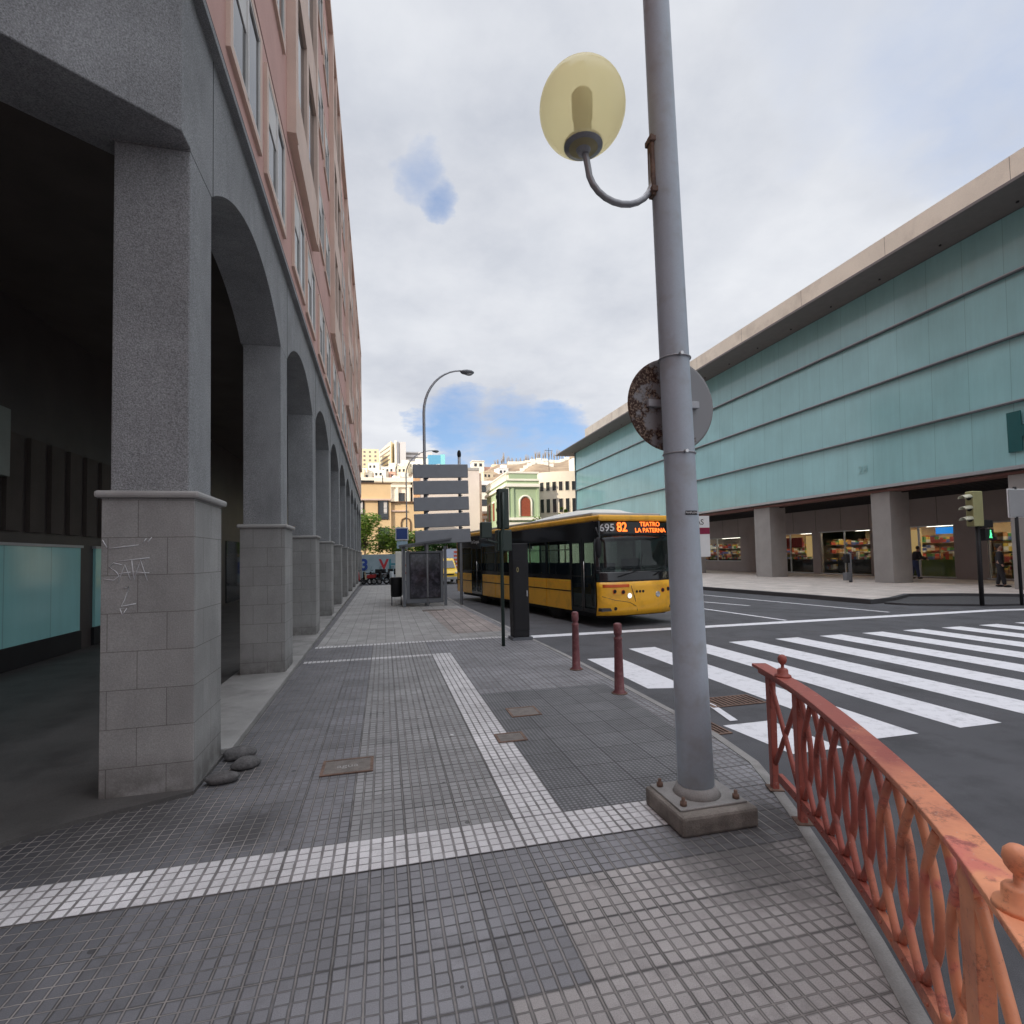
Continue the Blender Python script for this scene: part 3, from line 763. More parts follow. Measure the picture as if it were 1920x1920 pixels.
# big green letter on the facade
H = MB()
H.box((-.10, 15.2, 5.35), (-.05, 15.68, 6.92)).box((-.10, 14.3, 5.9), (-.05, 15.2, 6.36)).box((-.10, 13.8, 5.35), (-.05, 14.3, 6.92))
H.build('facade_letter', M['letter'], T)
text('28', .55, mat('faint_numeral', (.30, .52, .52), .4, .02), 'facade_numeral', T, (-.035, 22.3, 5.75), (PI/2, 0, -PI/2), ext=.003)

# ------------------------------------------------------------------ lamp post with globe
L = thing('globe_lamp_post', 'tall lilac grey post with a yellowish globe lamp on a curved arm', 'street lamp', (2.02, 3.27, 0))
def polepts(h): return (-.017*h, 0, h)
MB().tube([polepts(z) for z in (.16, 1, 2, 3, 4, 5, 6, 8, 10)], [.118, .112, .106, .1, .096, .092, .088, .082, .075], 32).build('pole', M['pole'], L)
MB().tube([polepts(.12), polepts(.2)], [.165, .125], 24).build('pole_collar', M['kerb'], L)
MB().box((-.27, -.27, 0), (.27, .22, .125)).build('concrete_footing', concrete('footing_concrete', (.28, .25, .22), sp=.2), L, .02)
MB().box((-.24, -.2, .125), (.24, .2, .14)).build('base_plate', M['kerb'], L, .006)
for bx_, by_ in ((-.19, -.15), (.19, -.15), (.19, .15), (-.19, .15)):
    MB().lathe([(.022, 0), (.022, .025), (.012, .026), (.012, .05), (.008, .052)], (bx_, by_, .14), 8).build('anchor_bolt', M['rust'], L)
gx = -.68
arm = [(-.16, 0, 4.62), (-.17, 0, 4.52), (-.17, 0, 4.42)]
for i in range(13):
    a = PI * i / 12
    arm.append((-.17 - (.24 - .24*math.cos(a)), 0, 4.36 - .22*math.sin(a)))
arm += [(gx+.02, 0, 4.42), (gx, 0, 4.50)]
MB().tube(arm, .022, 12).build('lamp_arm', M['galv'], L)
MB().box((-.19, -.03, 4.22), (-.145, .03, 4.66)).box((-.20, -.045, 4.60), (-.14, .045, 4.64)).box((-.20, -.045, 4.24), (-.14, .045, 4.28)).build('bracket', M['rust'], L, .006)
gl = thing_parent = L
def globemat():
    m = bpy.data.materials.new('yellowed_acrylic'); m.use_nodes = True
    nt = NT(m.node_tree); b = m.node_tree.nodes['Principled BSDF']; out = m.node_tree.nodes['Material Output']
    b.inputs['Base Color'].default_value = (.97, .84, .52, 1); b.inputs['Roughness'].default_value = .08; b.inputs['Coat Weight'].default_value = .6
    tr = nt.new('ShaderNodeBsdfTranslucent'); tr.inputs[0].default_value = (1., .92, .62, 1)
    tp = nt.new('ShaderNodeBsdfTransparent'); tp.inputs[0].default_value = (1., .95, .74, 1)
    m1 = nt.new('ShaderNodeMixShader'); m1.inputs[0].default_value = .68; nt.l.new(b.outputs[0], m1.inputs[1]); nt.l.new(tr.outputs[0], m1.inputs[2])
    m2 = nt.new('ShaderNodeMixShader'); m2.inputs[0].default_value = .5; nt.l.new(m1.outputs[0], m2.inputs[1]); nt.l.new(tp.outputs[0], m2.inputs[2])
    nt.l.new(m2.outputs[0], out.inputs[0])
    return m
MB().ball((gx, 0, 4.765), (.29, .29, .29), 40, 28).build('globe', globemat(), L)
MB().lathe([(.035, 0), (.05, .03), (.13, .05), (.13, .075), (.10, .085)], (gx, 0, 4.45), 28).build('globe_collar', M['galv'], L)
MB().lathe([(.06, 0), (.06, .16), (.068, .17), (.072, .33), (.06, .35)], (gx, 0, 4.53), 20).build('lamp_tube', mat('dim_tube', (.5, .48, .38), .5), L)
for z in (3.08, 2.42):
    MB().tube([(-.017*z + .107*math.cos(a), .107*math.sin(a), z) for a in [2*PI*i/24 for i in range(25)]], .006, 6, False).build('clamp_band', M['galv'], L)
    MB().tube([(-.017*z - .02, -.105, z), (-.017*z - .02, -.135, z)], .012, 8).build('clamp_screw', M['chrome'], L)
st_ = MB().box((-.02, -.112, 1.995), (.13, -.104, 2.02)); 
sk = MB()
nq = 10
zs_ = 1.995
for i in range(nq):
    a0 = -PI/2 - .35 + .9*i/nq; a1 = a0 + .9/nq; r_ = .1085
    sk.add([(-.034 + r_*math.cos(a0), r_*math.sin(a0), zs_), (-.034 + r_*math.cos(a1), r_*math.sin(a1), zs_), (-.034 + r_*math.cos(a1), r_*math.sin(a1), zs_+.028), (-.034 + r_*math.cos(a0), r_*math.sin(a0), zs_+.028)], [(0, 1, 2, 3)])
sk.build('sticker', M['dark'], L)
text('PAMPLONES', .018, M['white'], 'sticker_lettering', L, (-.024, -.1105, zs_+.014), ext=.0005)

# round sign seen from the back
D_ = thing('round_sign', 'round traffic sign seen from its rusty back, clamped to the lamp post', 'road sign', (2.01, 3.42, 2.80))
Mx = Matrix.Rotation(PI/2, 4, 'X')
MB().lathe([(.325, 0), (.335, .012), (.335, .022), (.32, .024)], (0, 0, 0), 48, Mx).build('sign_disc', M['disc'], D_)
rim = MB().tube([(.33*math.cos(a), -.015, .33*math.sin(a)) for a in [2*PI*i/48 for i in range(49)]], .008, 6, False); rim.build('rim', M['rust'], D_)
MB().box((-.2, -.06, -.025), (.2, -.026, .025)).build('mounting_rail', M['alu'], D_, .004)

# ------------------------------------------------------------------ railing
def kx(y):
    ys = [(.0, .65), (.3, .9), (.55, 1.12), (.8, 1.32), (1.0, 1.48), (1.34, 1.73), (1.6, 1.89), (2.0, 2.12), (2.5, 2.375), (2.96, 2.585), (3.43, 2.76), (3.75, 2.86)]
    for (a, xa), (b, xb) in zip(ys[:-1], ys[1:]):
        if a <= y <= b:
            t = (y-a)/(b-a); return xa + (xb-xa)*t
    return ys[0][1] if y < 0 else ys[-1][1]
# smooth the path by sampling and averaging
raw = [(kx(.0 + 3.75*i/60), .0 + 3.75*i/60) for i in range(61)]
sm = []
for i in range(61):
    a = raw[max(i-3, 0):min(i+4, 61)]; sm.append((sum(p[0] for p in a)/len(a), sum(p[1] for p in a)/len(a)))
def along():
    d = [0]
    for a, b in zip(sm[:-1], sm[1:]): d.append(d[-1] + math.dist(a, b))
    return d
DL = along()
def at(s):
    s = min(max(s, 0), DL[-1]-1e-4)
    for i in range(60):
        if DL[i+1] >= s:
            t = (s - DL[i])/(DL[i+1]-DL[i]); a, b = Vector(sm[i]), Vector(sm[i+1]); p = a.lerp(b, t); d = (b-a).normalized(); return p, d
def s_of_y(y): 
    for i in range(60):
        if sm[i+1][1] >= y: return DL[i] + (DL[i+1]-DL[i])*(y-sm[i][1])/(sm[i+1][1]-sm[i][1])
    return DL[-1]
RL = thing('curved_railing', 'curved wrought iron railing along the kerb, weathered red paint tinted sunlit orange at the near end', 'railing', (2.1, 2.0, 0))
OFF = Vector((2.1, 2.0, 0))
def P3(s, z, lat=0):
    p, d = at(s); n = Vector((-d.y, d.x)); q = p + n*lat
    return Vector((q.x, q.y, z)) - OFF
def ribbon(s0, s1, lat, z0_, z1_, n=50):
    mb = MB(); vs = []
    for i in range(n+1):
        s = s0 + (s1-s0)*i/n
        vs += [P3(s, z0_, -lat), P3(s, z0_, lat), P3(s, z1_, lat), P3(s, z1_, -lat)]
    f = []
    for i in range(n):
        o = i*4
        for k in range(4): f.append((o+k, o+(k+1) % 4, o+4+(k+1) % 4, o+4+k))
    f += [(3, 2, 1, 0), (n*4, n*4+1, n*4+2, n*4+3)]
    return mb.add(vs, f)
TOPZ = .86
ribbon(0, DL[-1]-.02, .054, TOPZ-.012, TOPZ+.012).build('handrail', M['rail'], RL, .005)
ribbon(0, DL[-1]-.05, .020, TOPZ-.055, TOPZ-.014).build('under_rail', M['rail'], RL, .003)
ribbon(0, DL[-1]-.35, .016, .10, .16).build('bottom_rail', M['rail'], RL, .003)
rv = MB()
s = .1
while s < DL[-1]-.5:
    q = P3(s, .13, .017); rv.ball(tuple(q), (.007, .007, .007), 6, 4); s += .11
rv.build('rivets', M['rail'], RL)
posts = [3.43, 2.97, 1.24, .78]
sp = [s_of_y(y) for y in posts]
for s in sp:
    mb = MB(); hw = .03
    vs = []
    k_ = 1.0 if s > 2 else 1.35
    for z, w in ((.0, .03*k_), (.2, .03*k_), (TOPZ-.055, .042*k_)):
        vs += [P3(s-w, z, -.022), P3(s+w, z, -.022), P3(s+w, z, .022), P3(s-w, z, .022)]
    f = [(0, 1, 2, 3)[::-1], (8, 9, 10, 11)]
    for o in (0, 4):
        for k in range(4): f.append((o+k, o+(k+1) % 4, o+4+(k+1) % 4, o+4+k))
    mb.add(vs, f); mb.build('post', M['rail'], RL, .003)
    MB().prism([tuple(P3(s-.055, 0, -.05)[:2]), tuple(P3(s+.055, 0, -.05)[:2]), tuple(P3(s+.055, 0, .05)[:2]), tuple(P3(s-.055, 0, .05)[:2])], .008, .016).build('foot_plate', M['rust'], RL)
for a, b in ((sp[1], sp[0]), (sp[3], sp[2])):
    for u, v in ((a, b), (b, a)):
        lat = .006 if u < v else -.006
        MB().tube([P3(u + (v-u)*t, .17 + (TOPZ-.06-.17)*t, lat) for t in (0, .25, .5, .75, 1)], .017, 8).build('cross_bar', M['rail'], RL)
    s = (a+b)/2
    q = P3(s, TOPZ+.012)
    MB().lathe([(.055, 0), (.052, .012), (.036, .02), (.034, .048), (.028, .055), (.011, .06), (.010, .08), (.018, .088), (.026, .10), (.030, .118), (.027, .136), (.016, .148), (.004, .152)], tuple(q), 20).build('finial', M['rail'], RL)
# interlaced ovals
def arcs(s0, s1):
    n = max(int(round((s1-s0)/.215)), 2); w = (s1-s0)/n
    for k in range(-1, n):
        c_ = s0 + w*(k+1)
        for sg in (-1, 1):
            pts = []
            for i in range(25):
                t = i/24; z = .16 + (TOPZ-.058-.16)*t
                pts.append(P3(c_ + sg*w*.70*math.sin(PI*t), z, .007*sg))
            if all(s0 - .02 <= c_ + sg*w*.70*math.sin(PI*i/14) <= s1 + .02 for i in range(15)):
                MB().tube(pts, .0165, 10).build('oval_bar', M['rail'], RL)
arcs(sp[2]+.03, sp[1]-.03)
arcs(.02, sp[3]-.03)

# bollards
def bollard(x, y, label):
    t = thing('bollard', label, 'bollard', (x, y, 0), 0, 'maroon bollards along the kerb')
    return t
b0 = bollard(2.84, 6.26, 'maroon iron bollard standing nearest to the lamp post, left of it')
MB().lathe([(.085, 0), (.085, .02), (.062, .04), (.056, .3), (.05, .66), (.054, .67), (.054, .69), (.04, .70), (.036, .72), (.05, .735), (.053, .80), (.05, .86), (.03, .875)], (0, 0, 0), 20).build('shaft', M['bollard'], b0)
MB().lathe([(.1, 0), (.1, .012), (.085, .015)], (0, 0, 0), 20).build('base_ring', M['rust'], b0)
copy_tree(b0, (2.82, 7.75, 0), 0, 'maroon bollard at the kerb in front of the black cabinet, farther along')
copy_tree(b0, (3.0, 4.95, 0), 0, 'maroon bollard half hidden behind the lilac lamp post')

# ------------------------------------------------------------------ bus
BA = R(10.2)
U = thing('city_bus', 'yellow and black city bus on line 82 waiting at the stop line', 'bus', (5.35, 12.6, -.15), BA)
W, LB, HB = 2.5, 12.0, 2.92
# local: x 0..W (0 = door side), y 0..LB (0 = front)
bm = MB()
# floor, rear, offside wall lower, roof
MB().box((.03, .12, .42), (W-.03, LB-.05, .50)).build('floor', M['busfloor'], U)
MB().box((.0, LB-.12, .34), (W, LB, HB-.1)).build('rear_panel', mat('bus_rear_ochre', (.45, .2, .02), .35, .05), U, .04)
MB().box((W-.05, .35, .34), (W, LB-.12, 1.18)).build('side_panel', M['yellow'], U)
MB().box((W-.05, .35, 2.28), (W, LB-.12, 2.70)).build('side_band', M['busblack'], U)
# door side
bays = [(.30, 1.62, 'door'), (1.62, 3.1, 'p'), (3.1, 4.55, 'p'), (4.55, 5.95, 'door'), (5.95, 7.3, 'p'), (7.3, 8.7, 'p'), (8.7, 10.0, 'door'), (10.0, 11.88, 'p')]
for a, b, k in bays:
    if k == 'p':
        MB().box((0, a+.02, .34), (.05, b-.02, .86)).build('side_panel', M['yellow'], U, .008)
        MB().box((0, a+.02, .885), (.05, b-.02, 1.18)).build('side_panel', M['yellow'], U, .008)
        MB().box((-.005, a, .86), (.03, b, .885)).build('trim_strip', M['busblack'], U)
        MB().box((.012, a, 1.18), (.045, b, 1.32)).build('side_band', M['busblack'], U)
        MB().box((.015, a+.05, 1.32), (.03, b-.05, 2.28)).build('side_window', M['busglass'], U)
        MB().box((.01, a-.05, 1.18), (.05, a+.05, 2.3)).build('window_pillar', M['busblack'], U)
        MB().box((.005, a+.05, 2.02), (.035, b-.05, 2.045)).build('window_rail', M['busblack'], U)
    else:
        d = MB()
        mid = (a+b)/2
        for p, q in ((a+.03, mid-.01), (mid+.01, b-.03)):
            d.box((-.004, p, .36), (.03, p+.06, 2.3)).box((-.004, q-.06, .36), (.03, q, 2.3)).box((-.004, p+.06, .36), (.03, q-.06, .46)).box((-.004, p+.06, 2.2), (.03, q-.06, 2.3)).box((-.004, p+.06, 1.28), (.03, q-.06, 1.32))
        dd = d.build('door', M['busblack'], U)
        MB().box((.01, a+.09, .46), (.02, mid-.07, 2.2)).box((.01, mid+.07, .46), (.02, b-.09, 2.2)).build('pane', M['busglass'], dd)
        MB().tube([(-.02, mid-.1, .9), (-.02, mid-.1, 1.7)], .012, 6).build('handle', M['chrome'], dd)
MB().box((.0, .12, 2.28), (.05, LB-.12, 2.74)).build('side_band', M['busblack'], U, .01)
MB().box((W-.035, .4, 1.2), (W-.02, LB-.15, 2.28)).build('side_window', M['busglass'], U)
for i in range(8): MB().box((W-.05, .35+i*1.6, 1.18), (W, .43+i*1.6, 2.28)).build('window_pillar', M['busblack'], U)
MB().box((.0, .10, 2.74), (W, LB-.02, 2.90)).build('roof_edge', M['yellow'], U, .05)
MB().box((.12, .6, 2.90), (W-.12, LB-.2, 3.0)).build('roof_panel', M['roofgrey'], U, .04)
# roof fairing
rf = MB(); n = 14; vs = []
prof = [(1.1, .0), (1.25, .10), (1.6, .19), (2.4, .23), (3.6, .22), (4.6, .15), (5.6, .06), (6.0, 0)]
for y, h in prof:
    for k in range(9):
        t = k/8; x = .32 + (W-.64)*t
        vs.append((x, y, 2.99 + h*(1-abs(2*t-1)**4)))
rf.add(vs, [(i*9+k, i*9+k+1, (i+1)*9+k+1, (i+1)*9+k) for i in range(len(prof)-1) for k in range(8)], True)
rf.build('roof_fairing', M['roofwhite'], U)
# front: curved nose
def front_x(x):  # depth offset: centre bulges forward
    t = 2*x/W - 1
    return .30*abs(t)**3.2 - .02
def fpanel(z0_, z1_, m, name, x0=0.0, x1=W, push=0.0, thick=.05, lean=None, n=24):
    vs = []; zs = [z0_, z1_] if lean is None else [z0_ + (z1_-z0_)*i/6 for i in range(7)]
    for z in zs:
        for i in range(n+1):
            x = x0 + (x1-x0)*i/n
            ln = 0 if lean is None else lean(z)
            vs.append((x, front_x(x) + ln - push, z))
    r_ = len(zs); f = [(j*(n+1)+i, j*(n+1)+i+1, (j+1)*(n+1)+i+1, (j+1)*(n+1)+i) for j in range(r_-1) for i in range(n)]
    mb = MB(); mb.add(vs, f, True)
    o = mb.build(name, m, U)
    so = o.modifiers.new('s', 'SOLIDIFY'); so.thickness = thick; so.offset = -1
    return o
ln = lambda z: max(0, (z-1.1))*.10 + max(0, .55-z)*.25
fpanel(.30, 1.16, M['yellow'], 'front_bumper', lean=ln)
fpanel(1.161, 1.42, M['busblack'], 'front_band', lean=ln)
fpanel(1.42, 2.36, M['windscreen'], 'windscreen', .1, W-.1, thick=.012, lean=ln)
fpanel(2.36, 2.76, M['ledbg'], 'destination_display', lean=ln)
fpanel(2.76, 2.885, M['yellow'], 'front_cap', lean=ln, thick=.2)
for x in (0.0, W-.1): fpanel(1.42, 2.36, M['busblack'], 'windscreen_pillar', x, x+.1, thick=.05, lean=ln, n=4)
def ftext(body, size, m, x, z, nm, bold=0.0, sx=1.):
    y = min(front_x(x-.15), front_x(x+.15)) + ln(z) - .012
    return text(body, size, m, nm, U, (x, y, z), (R(90-5), 0, 0), ext=.002, bold=bold, sx=sx)
ftext('695', .27, M['white'], .30, 2.56, 'fleet_number', .004).rotation_euler = (R(85), 0, R(-22))
ftext('82', .34, M['led'], .72, 2.57, 'route_number', .008, .95)
ftext('TEATRO', .165, M['led'], 1.62, 2.655, 'route_text', .003, 1.05)
ftext('LA PATERNA', .165, M['led'], 1.62, 2.49, 'route_text', .003, 1.05)
text('Tus Guaguas', .2, M['white'], 'side_lettering', U, (-.004, 9.5, 2.5), (PI/2, 0, -PI/2), ext=.001)
# lamps
fpanel(1.02, 1.10, M['orange'], 'orange_stripe', .12, .80, push=.004, thick=.01, lean=ln, n=8)
for x, z, r_, m, nm in ((.40, .92, .05, M['dark'], 'headlight'), (.62, .90, .05, M['dark'], 'headlight'), (.80, .80, .065, M['lampon'], 'headlight'), (.42, .48, .045, M['dark'], 'fog_light'),
                        (1.02, .90, .035, M['dark'], 'front_sensor'), (1.12, .90, .035, M['dark'], 'front_sensor'), (1.22, .90, .035, M['dark'], 'front_sensor'),
                        (W-.40, .92, .05, M['dark'], 'headlight'), (W-.62, .90, .05, M['dark'], 'headlight'), (W-.80, .80, .065, M['chrome'], 'headlight')):
    y = front_x(x) + ln(z)
    hl = MB().lathe([(r_, 0), (r_*.9, .012)], (0, 0, 0), 16, Matrix.Translation((x, y-.004, z)) @ Matrix.Rotation(PI/2, 4, 'X')).build(nm, m, U)
    if nm == 'headlight': MB().tube([(x+(r_+.006)*math.cos(a), y-.006, z+(r_+.006)*math.sin(a)) for a in [2*PI*i/16 for i in range(17)]], .007, 6, False).build('lamp_ring', M['orange'] if m == M['dark'] else M['chrome'], hl)
MB().tube([(.85, front_x(.85)+ln(1.05)-.004, 1.06), (.95, front_x(.95)-.01, .75), (1.05, front_x(1.05)+ln(.4)-.0, .40)], .008, 5).build('panel_seam', M['rust'], U)
MB().tube([(.10, front_x(.1)+ln(.85)-.004, .80), (.4, front_x(.4)-.01, .70), (.8, front_x(.8)-.01, .63), (1.0, front_x(1.0)+ln(.5)-.008, .52)], .006, 5).build('panel_seam', M['rust'], U)
# wipers, mirrors, dash, seats, driver wheel
MB().tube([(.5, -.03, 1.30), (1.15, -.05+.02, 1.46), (1.25, -.0, 1.9)], .012, 6).build('wiper', M['dark'], U)
MB().tube([(1.6, -.03, 1.30), (2.0, .02, 1.46), (2.1, .09, 1.85)], .012, 6).build('wiper', M['dark'], U)
for sx_, x in ((-1, .02), (1, W-.02)):
    mr = MB().tube([(x, .30, 2.5), (x+sx_*.16, .02, 2.55), (x+sx_*.2, -.12, 2.35)], .025, 8).build('mirror', M['dark'], U)
    MB().ball((x+sx_*.2, -.12, 2.05), (.09, .07, .27), 12, 10).build('mirror_housing', M['dark'], mr)
MB().box((.1, .35, .5), (W-.1, .75, 1.3)).build('dashboard', M['dark'], U, .05)
MB().tube([(1.8+.22*math.cos(a), .85+.06*math.sin(a), 1.35+.2*math.sin(a)) for a in [2*PI*i/20 for i in range(21)]], .018, 6, False).build('steering_wheel', M['rubber'], U)
MB().box((1.5, 1.2, .8), (2.1, 1.35, 1.75)).box((1.5, 1.0, .8), (2.1, 1.35, .95)).build('driver_seat', M['seatblue'], U, .04)
for i in range(6):
    for x in (.2, .65, 1.45, 1.9):
        y = 2.4 + i*1.45
        if i == 1 and x < 1: continue
        st2 = MB().box((x, y, .9), (x+.42, y+.42, 1.0)).box((x, y+.38, 1.0), (x+.42, y+.45, 1.6)).build('seat', M['seatblue'], U, .02)
for i in range(7): MB().tube([(.9, 1.6+i*1.5, .5), (.9, 1.6+i*1.5, 2.7)], .018, 6).build('grab_pole', M['yellow'] if i % 2 else M['chrome'], U)
for y in (2.75, 8.9):
    for x in (.09, W-.39):
        w_ = MB().lathe([(.30, 0), (.47, .02), (.48, .05), (.48, .25), (.47, .28), (.30, .30)], (0, 0, 0), 28, Matrix.Translation((x, y, .48)) @ Matrix.Rotation(PI/2, 4, 'Y')).build('wheel', M['rubber'], U)
        MB().lathe([(.05, .01), (.12, .0), (.24, .02), (.28, .03), (.28, .10)], (0, 0, 0), 20, Matrix.Translation((x, y, .48)) @ Matrix.Rotation(PI/2, 4, 'Y')).build('rim', M['galv'], w_)
MB().box((.15, .5, .22), (W-.15, LB-.5, .42)).build('chassis', M['dark'], U)

# ------------------------------------------------------------------ direction sign board, shelter, lamps
SG = thing('direction_sign_board', 'five blank grey panels stacked on two posts, seen from behind', 'road sign', (2.1, 19.3, 0))
for i in range(5):
    zt_ = 5.12 - i*.595
    o = MB().box((-.98+.01*i, 0, zt_-.50), (1.02+.012*i, .05, zt_)).build('sign_panel', M['signback'], SG, .05)
    o.rotation_euler = (0, -.02-.004*i, 0)
for x, zt2 in ((-.6, 5.05), (.62, 5.62)):
    MB().tube([(x, .11, 0), (x, .11, zt2)], .055, 12).build('post', M['galv'], SG)
MB().ball((.62, .11, 5.52), (.075, .075, .16), 12, 8).build('post_cap', M['dark'], SG)
for i in range(4):
    for x in (-.6, .62): MB().box((x-.08, -.005, 4.575-i*.595), (x+.08, .03, 4.605-i*.595)).build('clamp', M['dark'], SG)

SH = thing('bus_shelter', 'grey bus shelter with a dark poster case on its end', 'bus shelter', (.62, 19.4, 0), R(-2))
MB().box((.12, 0, .12), (1.45, .12, 1.98)).build('poster_frame', M['darkgrey'], SH, .02)
def postermat():
    m, nt, b, P, xyz = newmat('dark_poster')
    n = nt.noise(P, 4.5, 6, .7)
    cr = nt.new('ShaderNodeValToRGB'); nt.l.new(n, cr.inputs[0])
    e = cr.color_ramp.elements; e[0].position = .45; e[0].color = (.012, .012, .018, 1); e[1].position = .68; e[1].color = (.09, .085, .11, 1)
    nt.l.new(cr.outputs[0], b.inputs['Base Color']); b.inputs['Roughness'].default_value = .08
    return m
MB().box((.28, -.006, .32), (1.32, .0, 1.88)).build('poster', postermat(), SH)
pf = MB()
for q in ((.25, .29, 1.35, .32), (.25, 1.88, 1.35, 1.91)): pf.box((q[0], -.015, q[1]), (q[2], -.001, q[3]))
for q in ((.25, .32, .28, 1.88), (1.32, .32, 1.35, 1.88)): pf.box((q[0], -.015, q[1]), (q[2], -.001, q[3]))
pf.build('poster_trim', M['dark'], SH)
for x, y in ((.06, .06), (1.52, .06), (.06, 3.9), (.06, 2)):
    MB().box((x-.05, y-.05, 0), (x+.05, y+.05, 2.15)).build('post', M['darkgrey'], SH)
MB().add([(-.12, -.25, 2.14), (1.75, -.25, 2.38), (1.75, 4.2, 2.38), (-.12, 4.2, 2.14), (-.12, -.25, 2.20), (1.75, -.25, 2.44), (1.75, 4.2, 2.44), (-.12, 4.2, 2.20)],
         [(0, 3, 2, 1), (4, 5, 6, 7), (0, 1, 5, 4), (1, 2, 6, 5), (2, 3, 7, 6), (3, 0, 4, 7)]).build('roof', M['darkgrey'], SH)
MB().box((.05, .12, .3), (.07, 3.85, 2.05)).build('back_glass', glass('shelter_glass', (.7, .75, .75), .6), SH)
MB().box((.2, 1.2, .42), (.6, 3.2, .48)).build('bench', M['dark'], SH)
LBN = thing('litter_bin', 'dark litter bin on thin legs beside the bus shelter', 'litter bin', (.42, 20.3, 0))
MB().lathe([(.17, .32), (.2, .35), (.21, 1.0), (.19, 1.04)], (0, 0, 0), 16).build('drum', M['dark'], LBN)
for x in (-.17, .17): MB().tube([(x, 0, 0), (x, 0, .95)], .018, 6).build('leg', M['dark'], LBN)

def street_lamp(loc, h, reach, label, rz=0, r0=.06, head=.55):
    t = thing('street_lamp', label, 'street lamp', loc, rz, 'curved arm street lamps')
    pts = [(0, 0, 0), (0, 0, h*.5), (0, 0, h*.80)]
    for i in range(1, 11):
        a = PI/2 * i/10
        pts.append((reach*(1-math.cos(a)), 0, h*.80 + h*.19*math.sin(a)))
    n = len(pts)
    MB().tube(pts, [r0*(1-.55*i/n) for i in range(n)], 10).build('pole', M['galv'], t)
    MB().ball((reach+head*.4, 0, h*.985), (head*.5, .13, .10), 14, 8).build('lamp_head', M['darkgrey'], t)
    MB().ball((reach+head*.5, 0, h*.985-.05), (head*.3, .10, .08), 12, 8).build('lamp_lens', M['roofgrey'], t)
    return t
street_lamp((1.50, 20.0, 0), 8.95, 1.45, 'taller curved street lamp rising behind the grey sign panels')
street_lamp((1.72, 42.2, 0), 10.3, 2.1, 'distant curved street lamp left of the grey sign panels', r0=.055)
BSN = thing('bus_stop_sign', 'small square blue bus stop sign on a thin pole', 'road sign', (.82, 25.8, 0))
MB().tube([(0, .05, 0), (0, .05, 3.2)], .03, 8).build('pole', M['galv'], BSN)
MB().box((-.30, 0, 2.58), (.30, .03, 3.20)).build('sign_border', M['white'], BSN, .01)
MB().box((-.26, -.006, 2.64), (.26, .0, 3.15)).build('sign_face', mat('blue_sign_face', (.03, .07, .25), .5, .05), BSN)
MB().box((-.24, 0, 2.2), (.26, .03, 2.54)).build('line_plate', mat('pale_blue_plate', (.35, .5, .6), .5, .05), BSN)

# traffic signals seen from behind
TS = thing('traffic_light', 'dark green traffic light seen from behind on a slender pole before the bus', 'traffic light', (2.28, 10.2, 0))
MB().tube([(-.05, 0, 0), (-.05, 0, 2.2), (0, 0, 2.3), (0, 0, 3.0)], .035, 10).build('pole', M['tlgreen'], TS)
MB().box((-.09, .04, 2.28), (.13, .22, 3.08)).build('signal_housing', M['tlgreen'], TS, .02)
MB().box((-.13, .02, 1.84), (.17, .26, 2.26)).build('signal_housing', M['tlgreen'], TS, .02)
MB().box((-.44, .04, 2.10), (-.22, .22, 2.42)).build('pedestrian_signal', M['tlgreen'], TS, .02)
MB().tube([(-.33, .1, 2.15), (-.30, .05, 2.05), (0, .03, 1.98)], .02, 8).build('bracket', M['tlgreen'], TS)
for z in (2.42, 2.68, 2.94): MB().lathe([(.09, 0), (.095, .14)], (0, 0, 0), 14, Matrix.Translation((.02, .20, z)) @ Matrix.Rotation(-PI/2, 4, 'X')).build('visor', M['tlgreen'], TS)
CB = thing('control_cabinet', 'black street cabinet at the kerb in front of the bus', 'cabinet', (2.74, 10.9, 0))
MB().box((-.17, -.15, .06), (.17, .17, 2.0)).build('casing', M['dark'], CB, .015)
MB().box((-.2, -.18, 0), (.23, .23, .06)).build('plinth', M['darkgrey'], CB)
MB().box((-.14, -.158, .2), (.17, -.151, 1.65)).build('cabinet_door', M['dark'], CB, .004)
MB().box((.12, -.17, .9), (.14, -.159, 1.02)).build('handle', M['chrome'], CB)
text('0', .14, mat('dull_gold', (.35, .3, .12), .5), 'mark', CB, (-.06, -.16, 1.45), ext=.001, sx=.7)

# right-hand signals
TR = thing('traffic_light', 'olive traffic light with three pale visors facing left, across the crossing', 'traffic light', (17.75, 12.6, -.09))
MB().tube([(0, 0, 0), (0, 0, 2.6)], .06, 10).build('pole', M['dark'], TR)
MB().box((-.28, -.12, 2.42), (.12, .12, 3.50)).build('signal_housing', M['olive'], TR, .03)
for z in (2.62, 2.95, 3.29):
    v = MB(); nseg = 8
    vs = []
    for i in range(nseg+1):
        a = PI*i/nseg
        vs += [(-.28, .12*math.cos(a), z+.02+.11*math.sin(a)), (-.58, .11*math.cos(a), z-.02+.10*math.sin(a))]
    v.add(vs, [(2*i, 2*i+1, 2*i+3, 2*i+2) for i in range(nseg)], True)
    o = v.build('visor', M['visor'], TR); so = o.modifiers.new('s', 'SOLIDIFY'); so.thickness = .012
    MB().lathe([(.09, 0), (.085, .01)], (0, 0, 0), 12, Matrix.Translation((-.275, 0, z+.02)) @ Matrix.Rotation(-PI/2, 4, 'Y')).build('lens', M['dark'], TR)
MB().box((.16, -.02, 2.38), (.62, .2, 2.62)).build('pedestrian_signal', M['dark'], TR, .02)
gp = MB().box((.24, -.04, 1.98), (.60, .2, 2.36)).build('pedestrian_signal', M['dark'], TR, .02)
